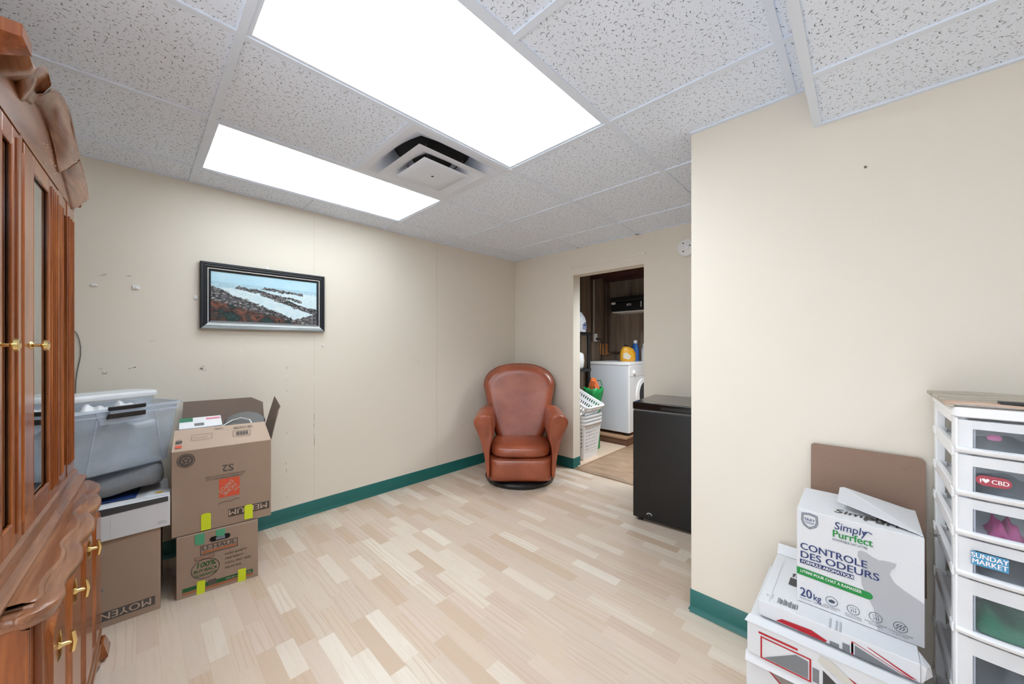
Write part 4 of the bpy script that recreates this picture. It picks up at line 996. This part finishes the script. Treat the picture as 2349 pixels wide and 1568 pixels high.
# brown cardboard sheet leaning on wall
W0 = Vector((-.138, 1.705, .43)); t = None
M_SHEET = m_card('reddish_cardboard', '93796A', '8C7263')
b = MB(); pts = [(0, 0), (.286, 0), (.286, .425), (.280, .433), (.27, .436), (.008, .436), (.0, .43)]
b.loft([[(x, 0, z) for x, z in pts], [(x, .004, z) for x, z in pts]])
o = tag(b.build('cardboard_sheet', M_SHEET, bevel=.001), 'reddish brown cardboard sheet standing behind the cat litter carton', 'cardboard sheet'); o.matrix_world = Matrix.Translation((-.138, 1.732, .4265)) @ Matrix.Rotation(R(-5), 4, 'X')
rnd = random.Random(2); b = MB()
for k in range(9):
    x, z = rnd.uniform(.02, .24), rnd.uniform(.2, .40); l = rnd.uniform(.01, .03); b.slab([(x, -.0004, z), (x + l, -.0004, z + l * .75), (x + l, -.0004, z + l * .75 + .0012), (x, -.0004, z + .0012)], .0003)
b.build('crease', mat('crease_dark', '7D6557', .8), o)

# ------------------------------------------------------------ drawer cart
CX, CY0, CY1, CW = .165, 1.41, 1.765, .37
t = thing('drawer_cart', 'white plastic drawer tower with see-through drawers at right edge', 'drawer cart', (CX, CY0, 0))
levels = [1.074, .964, .859, .762, .663, .522, .36, .19, .03]
b = MB(); b.loft([[(x, y, z) for x, y in rrect(-.004, CW + .004, -.012, CY1 - CY0, .02)] for z in (1.050, 1.074)]); b.build('top_panel', M_WPL, t, bevel=.004)
D_ = CY1 - CY0
for x0 in (0, CW - .022):
    for y0 in (.012, D_ - .034):
        b = MB(); 
        b.box(x0, x0 + .022, y0, y0 + .030, .0, 1.05)
        for z in levels[1:-1]: b.box(x0 - .003, x0 + .025, y0 - .002, y0 + .033, z - .014, z + .010)
        b.build('post', M_WPL, t, bevel=.004)
for x0 in (0, CW - .012):
    for z in levels[1:]:
        b = MB(); b.box(x0, x0 + .012, .04, D_ - .03, z - .022, z + .012); b.build('side_rail', M_WPL, t, bevel=.003)
    b = MB(); b.box(x0, x0 + .012, .04, D_ - .03, 1.03, 1.052); b.build('side_rail', M_WPL, t)
for z in levels[1:]:
    b = MB(); b.box(.01, CW - .01, D_ - .02, D_ - .008, z - .02, z + .006); b.build('rear_rail', M_WPL, t)
    b = MB(); b.box(.012, .030, .02, D_ - .03, z - .012, z - .004); b.box(CW - .030, CW - .012, .02, D_ - .03, z - .012, z - .004); b.build('runner', M_WPL, t)
M_WIN = m_clear('drawer_window', 'C8CCD0', .07, .08)
for k in range(8):
    z1, z0 = levels[k] - (.026 if k == 0 else .001), levels[k + 1]
    d_obj = None
    b = MB(); x0, x1 = .004, CW - .004
    n = 10
    def bow(u): return -.016 * math.sin(u * math.pi) ** .5
    # side walls, back, floor of the drawer
    b.box(.03, .033, .0, D_ - .05, z0 + .004, z1 - .012); b.box(CW - .033, CW - .03, .0, D_ - .05, z0 + .004, z1 - .012); b.box(.03, CW - .03, D_ - .053, D_ - .05, z0 + .004, z1 - .012); b.box(.03, CW - .03, .0, D_ - .05, z0 + .003, z0 + .006)
    b.mi = 0
    d_obj = b.build('drawer', M_FROST, t)
    # bowed front: frosted border, clear window, white lip
    def strip(ua, ub, za, zb, off, m, nm, th=.003):
        b = MB(); A = []
        for i in range(n + 1):
            u = ua + (ub - ua) * i / n; x = x0 + (x1 - x0) * u; A.append((x, bow(u) + off))
        b.loft([[(x, y, za) for x, y in A] + [(x, y + th, za) for x, y in A[::-1]], [(x, y, zb) for x, y in A] + [(x, y + th, zb) for x, y in A[::-1]]]); return b.build(nm, m, d_obj, smooth=40)
    strip(0, 1, z0 + .008, z1 - .002, 0, M_WIN, 'front_window')
    strip(0, .065, z0 + .010, z1 - .004, -.002, M_FROST, 'front_border'); strip(.275, .31, z0 + .010, z1 - .004, -.002, M_FROST, 'front_border'); strip(.94, 1, z0 + .010, z1 - .004, -.002, M_FROST, 'front_border')
    strip(.065, .94, z1 - .004 - (z1 - z0) * .24, z1 - .004, -.002, M_FROST, 'front_border')
    b = MB(); rings = []
    for i in range(n + 1):
        u = i / n; x = x0 - .003 + (x1 - x0 + .006) * u; y = bow(u)
        rings.append([(x, y - .010, z0 + .004), (x, y - .012, z0 + .010), (x, y - .006, z0 + .014), (x, y + .004, z0 + .014), (x, y + .004, z0 + .0), (x, y - .006, z0)])
    b.loft(rings); b.build('handle_lip', M_WPL, d_obj, smooth=60)
    for xx in (x0 - .003, x1 - .001):
        MB().box(xx, xx + .005, -.004, .004, z0 + .008, z1).build('front_edge', M_WPL, d_obj, bevel=.0015)
# stickers on the drawers (part of them)
def on_cart(u, z): return (.004 + (CW - .008) * u, -.016 * math.sin(u * math.pi) ** .5 - .0042, z)
drw = [o for o in t.children if o.name.startswith('drawer')]
def rpill(cx, cz, w_, h_, n=6):
    pts = []
    for k in range(2 * n + 1): a = R(-90 + 180 * k / (2 * n)); pts.append((cx + w_ / 2 - h_ / 2 + h_ / 2 * math.cos(a), cz + h_ / 2 * math.sin(a), 0))
    for k in range(2 * n + 1): a = R(90 + 180 * k / (2 * n)); pts.append((cx - w_ / 2 + h_ / 2 + h_ / 2 * math.cos(a), cz + h_ / 2 * math.sin(a), 0))
    return pts
xs, ys, zs = on_cart(.145, .906)
b = MB(Matrix.Translation((xs, ys - .003, zs)) @ Matrix.Rotation(R(-5), 4, 'Z') @ Matrix.Rotation(R(90), 4, 'X')); b.mi = 0; b.poly(rpill(0, 0, .052, .024)); b.mi = 1; b.text('I', .013, -.020, -.005, .0004, 0, .03); b.text('CBD', .014, -.003, -.005, .0004, 0, .02, 'LEFT', 0, .9)
b.poly([(-.011 + q[0] * .0007, q[1] * .0007, .0004) for q in ((0, -8), (8, 1), (7, 6), (3, 7), (0, 4), (-3, 7), (-7, 6), (-8, 1))])
o = b.build('sticker', [mat('crimson_sticker', '9C1430', .3), mat('sticker_white', 'F2EAEA', .4)], t, recalc=False); o['label'] = 'red sticker reading I heart CBD'
xs, ys, zs = on_cart(.13, .716)
b = MB(Matrix.Translation((xs, ys - .003, zs)) @ Matrix.Rotation(R(-5), 4, 'Z') @ Matrix.Rotation(R(90), 4, 'X')); b.mi = 0; b.rect(-.027, -.015, .027, .017); b.mi = 1; b.text('SUNDAY', .016, 0, .003, .0004, 0, .03, 'CENTER', 0, .85); b.text('MARKET', .016, 0, -.011, .0004, 0, .03, 'CENTER', 0, .85)
o = b.build('sticker', [mat('blue_sticker', '3C8DB8', .3), mat('sticker_white', 'F2EAEA', .4)], t, recalc=False); o['label'] = 'blue sticker reading SUNDAY MARKET'
CT = Matrix.Translation((CX, CY0, 0))
def content(name, seed, k, h, m, label, cat, x0=.036, x1=.31, y0=.008, y1=.2, amp=1, dz=.0):
    return rag(name, seed, x0, x1, y0, y1, levels[k + 1] + .0085 + dz, h, m, label, cat, CT, 12, 6, amp)
content('dark_fabric', 11, 0, .034, mat('slate_fabric', '49545E', .8, var=.4, sc=14), 'slate blue fabric in the top drawer of the white tower', 'fabric')
content('dark_fabric', 12, 1, .05, mat('grey_fabric', '5F6870', .8, var=.4, sc=14), 'grey folded fabric behind the red sticker in second drawer', 'fabric')
content('pink_fabric', 13, 2, .06, mat('pink_fabric', 'C43E86', .8, var=.25, sc=20), 'bright pink fabric in the third drawer of the white tower', 'fabric', .055, .11, .006, .08)
content('dark_fabric', 14, 3, .05, mat('steel_fabric', '6A6F74', .7, var=.3, sc=14), 'dull grey items behind the blue sticker in fourth drawer', 'fabric', .036, .33, .006, .2)
content('green_yarn', 15, 4, .115, mat('green_knit', '2F8F68', .9, var=.35, sc=26, bump=.6, bsc=70), 'green knitted cloth in the deep fifth drawer', 'cloth', .036, .31, .006, .2)
content('grey_cloth', 16, 5, .12, mat('mid_grey_cloth', '85868A', .9, var=.15, sc=10), 'grey cloth in the sixth drawer near the bottom', 'cloth', .036, .32, .006, .2)
o = tag(MB().lathe([(0, 0), (.010, .002), (.012, .008), (.008, .014), (0, .015)], 14).build('pink_ball', mat('pink_plastic', 'D85C98', .5), smooth=50), 'small pink ball on dark fabric in the top drawer', 'ball'); o.location = (CX + .062, CY0 + .01, .998)
# slatted rack on top
t = thing('slatted_rack', 'flat rack of pale wooden slats lying on top of the drawer tower', 'rack', (CX - .015, CY0 - .004, 1.0745))
M_SLAT = m_wood('weathered_slat', '8E8578', 'B5AB9C', 'CFC6B8', axis='x', rough=.6, coat=0)
M_SLATP = m_wood('pinkish_slat', 'A08472', 'C3A691', 'D5BDAB', axis='x', rough=.6, coat=0)
for k in range(6):
    y = .006 + k * .062; b = MB(); rings = []
    for i in range(15):
        x = .0 + i * .41 / 14; z = .005 + .0015 * math.sin(i * .9 + k); rings.append([(x, y, z), (x, y + .034, z), (x, y + .034, z + .006), (x, y, z + .006)])
    b.loft(rings); b.build('slat', M_SLATP if k == 0 else M_SLAT, t)
for x in (.0, .388): MB().box(x, x + .014, .0, .36, 0, .005).build('side_bar', M_SLAT, t)
MB().box(.085, .20, .008, .036, .0118, .0185).build('black_strip', M_BLACK, t, bevel=.001)

# ------------------------------------------------------------ laundry room behind the doorway
LXW, LYW = -2.76, 4.97
M_PLY = m_wood('raw_plywood', '54463C', '7E6C5D', '94826F', rough=.7, sc=.5, coat=0)
struct(MB().box(LXW - .1, LXW, YB + .12, 5.1, 0, 2.5).build('wall_laundry_left', M_PLY))
struct(MB().box(LXW, -.3, LYW, 5.1, 0, 2.5).build('wall_laundry_back', M_PLY))
struct(MB().box(-.4, -.3, YB + .12, 5.1, 0, 2.5).build('wall_laundry_right', M_PLY))
M_JOI = m_wood('dark_joist', '2E1612', '4A241C', '5E3228', rough=.7, axis='x', coat=0)
cl = struct(MB().box(LXW - .1, -.3, YB + .12, 5.1, 2.42, 2.46).build('ceiling', M_JOI))
for y in (3.4, 3.75, 4.1, 4.45, 4.8): MB().box(LXW, -.4, y, y + .04, 2.17, 2.42).build('joist', M_JOI, cl)
WLL = bpy.data.objects['wall_laundry_left']
for y in (4.47, 4.2): MB().box(LXW, LXW + .004, y, y + .012, 0, 2.4).build('batten_seam', mat('dark_seam', '3A2E27', .8), WLL)
def pipe(name, pts, r, m, label, cat='pipe', group=None): return tag(MB().tube(pts, r, 8).build(name, m, smooth=60), label, cat, group)
M_COND = mat('white_conduit', 'D6D2CC', .4); M_IRON = mat('brown_iron_pipe', '4A2C22', .5)
pipe('conduit', [(LXW + .012, 4.15, 2.4), (LXW + .012, 4.15, 1.2)], .011, M_COND, 'white conduit pipe behind the jug, left edge of laundry wall')
pipe('conduit', [(LXW + .008, 4.535, 2.4), (LXW + .008, 4.535, 1.42)], .007, M_COND, 'thin white conduit running down to the laundry outlet')
pipe('conduit', [(LXW + .012, 4.485, 2.4), (LXW + .012, 4.485, 1.3)], .012, mat('brown_conduit', '53402F', .6), 'brown pipe just left of the thin white conduit')
pipe('water_pipe', [(LXW + .03, 4.80, 2.35), (LXW + .03, 4.81, 1.9), (LXW + .03, 4.80, 1.12)], .009, M_IRON, 'dark brown water pipe in laundry corner, left of the pair')
pipe('water_pipe', [(LXW + .04, 4.90, 2.35), (LXW + .04, 4.90, 1.14), (LXW + .10, 4.94, 1.14), (LXW + .20, 4.945, 1.14), (LXW + .24, 4.95, 1.06)], .011, M_IRON, 'dark brown water pipe in laundry corner, right of the pair')
t = thing('wall_outlet', 'white electrical outlet on the laundry plywood wall', 'outlet', (LXW, 4.56, 1.355)); MB().box(0, .035, -.03, .03, -.055, .055).build('box', M_WPL, t, bevel=.004)
MB().box(.035, .05, -.018, .018, -.035, -.005).build('plug', M_BLACK, t, bevel=.003)
pipe('power_cord', [(LXW + .05, 4.56, 1.335), (LXW + .08, 4.60, 1.34), (LXW + .07, 4.65, 1.28), (LXW + .05, 4.67, 1.03), (LXW + .04, 4.67, .9)], .007, M_BLACK, 'black power cord running from the outlet behind the washer', 'cord')
tag(MB().box(LXW, LXW + .02, 4.70, 4.94, 1.10, 1.27).build('mounting_board', m_wood('orange_board', 'A8693F', 'C68855', 'D59C6C', rough=.6, coat=0), bevel=.008), 'small orange wooden board behind the laundry pipes', 'board')
# shelf unit
t = thing('shelf_unit', 'black plastic shelving unit behind the door jamb in laundry', 'shelf', (-2.60, 3.82, 0))
for z in (.25, .935, 1.385): 
    b = MB(); b.box(-.14, .16, -.15, .14, z - .018, z + .018); b.build('shelf_board', M_BLACK, t, bevel=.005)
for x in (-.125, .135):
    for y in (-.13, .12): b = MB(); b.lathe([(.024, 0), (.022, .1), (.022, 1.38)], 12, (x, y, 0)); b.build('post', M_BLACK, t, smooth=50)
t = thing('bleach_jug', 'white jug with black cap on the black shelf', 'jug', (-2.505, 3.80, 1.4035))
superloft(MB(), [(0, 0, 0, .058, .07), (.01, 0, 0, .064, .076), (.14, 0, 0, .064, .076), (.18, 0, 0, .055, .062), (.225, 0, 0, .03, .032), (.245, 0, 0, .02, .02)], 24, 3).build('bottle', mat('white_hdpe', 'DDE2EC', .35), t, smooth=50)
MB().lathe([(.02, .246), (.02, .27), (0, .27)], 16).build('cap', M_BLACK, t)
b = MB(); b.box(.066, .068, -.03, .045, .03, .10); b.build('jug_label', mat('blue_grey_label', '8B93B0', .4), t); b = MB(); b.box(.068, .069, -.02, .04, .078, .09); b.box(.068, .069, .0, .03, .105, .115); b.build('jug_label_print', M_NAVY, t)
o = tag(superloft(MB(), [(0, 0, 0, .075, .075), (.02, 0, 0, .09, .09), (.1, 0, 0, .10, .10), (.18, 0, 0, .09, .09), (.2, 0, 0, .06, .06)], 24, 2).build('white_tub', M_WPL, smooth=50), 'rounded white tub on the second black shelf', 'tub'); o.location = (-2.55, 3.79, .9545)
# green tote with orange things
t = thing('green_tote', 'green bag standing behind the white laundry baskets', 'bag', (-2.30, 3.78, .015))
b = MB(); rings = []
for z, hx, hy in ((0, .05, .08), (.3, .055, .09), (.55, .06, .09), (.66, .085, .10), (.72, .095, .11)):
    rings.append([(hx * math.copysign(abs(math.cos(2 * math.pi * k / 28)) ** .6, math.cos(2 * math.pi * k / 28)) + .006 * math.sin(k * 2.1 + z * 30), hy * math.copysign(abs(math.sin(2 * math.pi * k / 28)) ** .6, math.sin(2 * math.pi * k / 28)) + .006 * math.cos(k * 1.7 + z * 20), z + .012 * math.sin(k * 1.3) * (z > .65)) for k in range(28)])
b.loft(rings, True, False).build('bag_body', mat('green_bag', '1E9A50', .45, var=.3, sc=14), t, smooth=60, solid=.003)
b = MB(); b.tube([(-.04, .1, .74), (-.02, .11, .80), (.04, .1, .80), (.06, .1, .74)], .006, 6); b.build('strap', mat('green_strap', '1A7A42', .6), t)
for k, (x, y, z, a) in enumerate(((-.03, -.03, .69, 20), (.04, .03, .69, -25), (-.06, .06, .70, 10))):
    b = MB(); b.box(-.03, .03, -.018, .018, 0, .13); o = tag(b.build('orange_glove', mat('orange_cloth', 'E0713A', .7, var=.2), bevel=.012), ('orange item leaning left in the green laundry bag', 'orange item leaning right in the green laundry bag', 'orange item at the back of the green laundry bag')[k], 'cloth'); o.matrix_world = Matrix.Translation((-2.30 + x, 3.78 + y, z + .02)) @ Matrix.Rotation(R(a), 4, 'Y') @ Matrix.Rotation(R(30 * k), 4, 'Z')
o = tag(superloft(MB(), [(0, 0, 0, .035, .06), (.5, 0, 0, .045, .07), (.62, 0, 0, .06, .075), (.66, 0, 0, .04, .05)], 20, 3).build('dark_bundle', mat('black_cloth', '232325', .9), smooth=50), 'black bundle filling the green laundry bag', 'cloth'); o.location = (-2.30, 3.78, .02)
# nested baskets with round holes
def perforated(b, L, D, H, tap, r=.03, rows=8, cols=12, z0=.1, z1=.85):
    """tapered basket wall; holes are left open in the long and short sides"""
    base = rrect(0, 1, 0, 1, .0, 1)
    def side(p0, p1, q0, q1, nc):
        # p: bottom corners, q: top corners
        def P(u, v): a = Vector(p0).lerp(Vector(p1), u); c = Vector(q0).lerp(Vector(q1), u); return a.lerp(c, v)
        vs = [0, z0] + [z0 + (z1 - z0) * k / (rows * 2) for k in range(1, rows * 2 + 1)] + [1]
        us = [0, .06] + [.06 + .88 * k / (nc * 2) for k in range(1, nc * 2 + 1)] + [1]
        G = [[b.bm.verts.new(b.M @ P(u, v)) for u in us] for v in vs]
        for j in range(len(vs) - 1):
            for i in range(len(us) - 1):
                if 1 <= j <= rows * 2 and 1 <= i <= nc * 2 and j % 2 == 0 and i % 2 == 0: continue
                b.face([G[j][i], G[j][i + 1], G[j + 1][i + 1], G[j + 1][i]])
    B_ = [(tap, tap, 0), (L - tap, tap, 0), (L - tap, D - tap, 0), (tap, D - tap, 0)]; T_ = [(0, 0, H), (L, 0, H), (L, D, H), (0, D, H)]
    for k in range(4): side(B_[k], B_[(k + 1) % 4], T_[k], T_[(k + 1) % 4], cols if k % 2 == 0 else max(5, int(cols * D / L)))
    b.poly(B_); return b
def basket(loc, label, H=.57, rotm=None, rows=8):
    t = thing('laundry_basket', label, 'laundry basket', (0, 0, 0), 0, 'white laundry baskets'); t.matrix_world = Matrix.Translation(loc) @ (rotm or Matrix())
    perforated(MB(), .42, .34, H, .035, rows=rows).build('basket_wall', M_WPL, t, solid=.003)
    rim(.42, .34, H, .018, .018, M_WPL, t, 'basket_rim', .035); return t
B0 = (-2.515, 3.27, .0145)
basket(B0, 'white laundry basket standing on the pale mat, lowest of the nested ones', .40)
basket((B0[0], B0[1], B0[2] + .0375), 'white laundry basket nested second in the stack', .40)
basket((B0[0], B0[1], B0[2] + .075), 'white laundry basket nested third in the stack', .40)
basket((B0[0] - .0, B0[1] + .0, .60), 'white slotted basket lying tilted on the basket stack', .17, Matrix.Rotation(R(24), 4, 'Y'), 2)
tag(MB().box(-2.72, -2.066, YB + .06, 4.15, .0, .013).build('floor_board', mat('pale_board', 'D2B8A2', .6, var=.1), bevel=.002), 'pale hardboard sheet on the laundry floor under baskets', 'board')
# platform and dryer
t = thing('wooden_platform', 'low brown wooden platform under the white washing machine', 'platform', (-2.41, 4.56, 0))
b = MB(); b.box(-.335, .335, -.40, .40, .0, .085); b.build('plinth', m_wood('platform_wood', '4A3328', '6A4A38', '85604A', rough=.5, axis='x', coat=0), t, bevel=.003)
MB().box(-.34, .34, -.405, .40, .085, .107).build('deck', m_wood('platform_deck', '8A6A52', 'A88468', 'B99578', rough=.5, axis='x', coat=0), t, bevel=.003)
t = thing('washing_machine', 'white front-loading washing machine in the laundry room', 'washing machine', (-2.42, 4.585, .1075))
M_APP = mat('appliance_white', 'D6DAE2', .35); M_APPT = mat('appliance_top', 'F0F0F2', .3)
MB().box(-.24, .315, -.33, .34, .035, .88).build('cabinet', M_APP, t, bevel=.006)
MB().box(-.245, .34, -.335, .345, .88, .918).build('top', M_APPT, t, bevel=.008)
MB().box(.315, .34, -.33, .34, .035, .88).build('front_panel', M_APPT, t, bevel=.008)
b = MB(); b.lathe([(.2, .34), (.2, .352), (.155, .365), (.15, .355), (.15, .34)], 40, (0, .06, .5), 'x'); b.build('door_ring', M_WHITE, t, smooth=40)
b = MB(); b.lathe([(.15, .345), (.12, .362), (0, .37)], 40, (0, .06, .5), 'x'); b.build('door_glass', mat('dark_glass', '3A3A40', .12), t, smooth=60)
MB().box(.34, .344, -.20, -.19, .30, .42).build('door_latch', M_BLACK, t); MB().lathe([(.026, .34), (.024, .362), (0, .362)], 20, (0, -.2, .79), 'x').build('dial', M_APPT, t, smooth=40)
MB().box(.3395, .3405, -.33, .34, .74, .743).build('panel_gap', M_MGREY, t)
for x in (-.2, .28):
    for y in (-.28, .28): MB().lathe([(.025, 0), (.025, .036)], 12, (x, y, 0)).build('foot', M_BLACK, t)
# detergent
t = thing('detergent_bottle', 'yellow detergent bottle on top of the washing machine', 'bottle', (-2.33, 4.72, 1.026), R(44))
superloft(MB(), [(0, 0, 0, .095, .05), (.01, 0, 0, .105, .058), (.11, 0, 0, .105, .058), (.165, -.005, 0, .085, .05), (.19, -.02, 0, .05, .038), (.2, -.03, 0, .03, .03)], 28, 2.8).build('bottle', mat('yellow_plastic', 'F0B12E', .35), t, smooth=50)
MB().lathe([(.022, .2), (.022, .225), (0, .226)], 16, (-.03, 0, 0)).build('cap', M_BLACK, t, smooth=50)
b = MB(); b.prism([(-.06, .03), (.02, .01), (.05, .06), (-.01, .11), (-.06, .1)], 0, .002); o = b.build('bottle_label', mat('pale_label', 'E6DCC8', .4), t); o.matrix_parent_inverse = Matrix(); o.location = (-.02, -.0595, .01); o.rotation_euler = (R(90), 0, 0)
b = MB(); b.tube([(.06, -.055, .15), (.085, -.055, .1), (.085, -.057, .06)], .005, 6); b.build('grip', mat('amber_plastic', 'C98A1E', .4), t)
t = thing('spray_bottle', 'blue bottle with white cap behind the yellow detergent', 'bottle', (-2.29, 4.87, 1.026))
superloft(MB(), [(0, 0, 0, .05, .035), (.15, 0, 0, .05, .035), (.22, 0, 0, .035, .028), (.245, 0, 0, .024, .022)], 24, 2.6).build('bottle', mat('blue_plastic', '2C68B4', .35), t, smooth=50); MB().lathe([(.026, .246), (.026, .28), (.018, .29), (0, .29)], 16).build('cap', M_WPL, t, smooth=50)
t = thing('cleaner_bottle', 'slim grey-white bottle beside the blue bottle on washer', 'bottle', (-2.17, 4.87, 1.026))
superloft(MB(), [(0, 0, 0, .03, .03), (.16, 0, 0, .03, .03), (.19, 0, 0, .014, .014), (.24, 0, 0, .014, .014)], 20, 2.4).build('bottle', mat('grey_white_plastic', 'B9BCC0', .4), t, smooth=50)
# wall shelf with black tool case
t = thing('wall_shelf', 'small pale shelf high on the laundry back wall', 'shelf', (-2.32, LYW, 1.70)); MB().box(-.24, .30, -.26, 0, 0, .02).build('shelf_board', M_COND, t, bevel=.003)
for x in (.24,): MB().box(x, x + .015, -.2, 0, -.10, 0).build('bracket', M_COND, t)
t = thing('tool_case', 'black tool case with grey stickers on the wall shelf', 'case', (-2.32, LYW - .14, 1.7205))
b = MB(); b.box(-.27, .28, -.12, .12, .0, .13); b.build('case_body', M_BLACK, t, bevel=.02); MB().box(-.28, .29, -.125, .125, .13, .20).build('case_lid', M_BLACK, t, bevel=.02)
b = MB(fm(0, -.1215, 0)); b.text('BTS', .04, -.02, .07, 0, 0, .03); b.rect(-.25, .10, -.19, .13); b.rect(.18, .04, .19, .12); b.build('sticker_print', M_WINK, t, recalc=False)
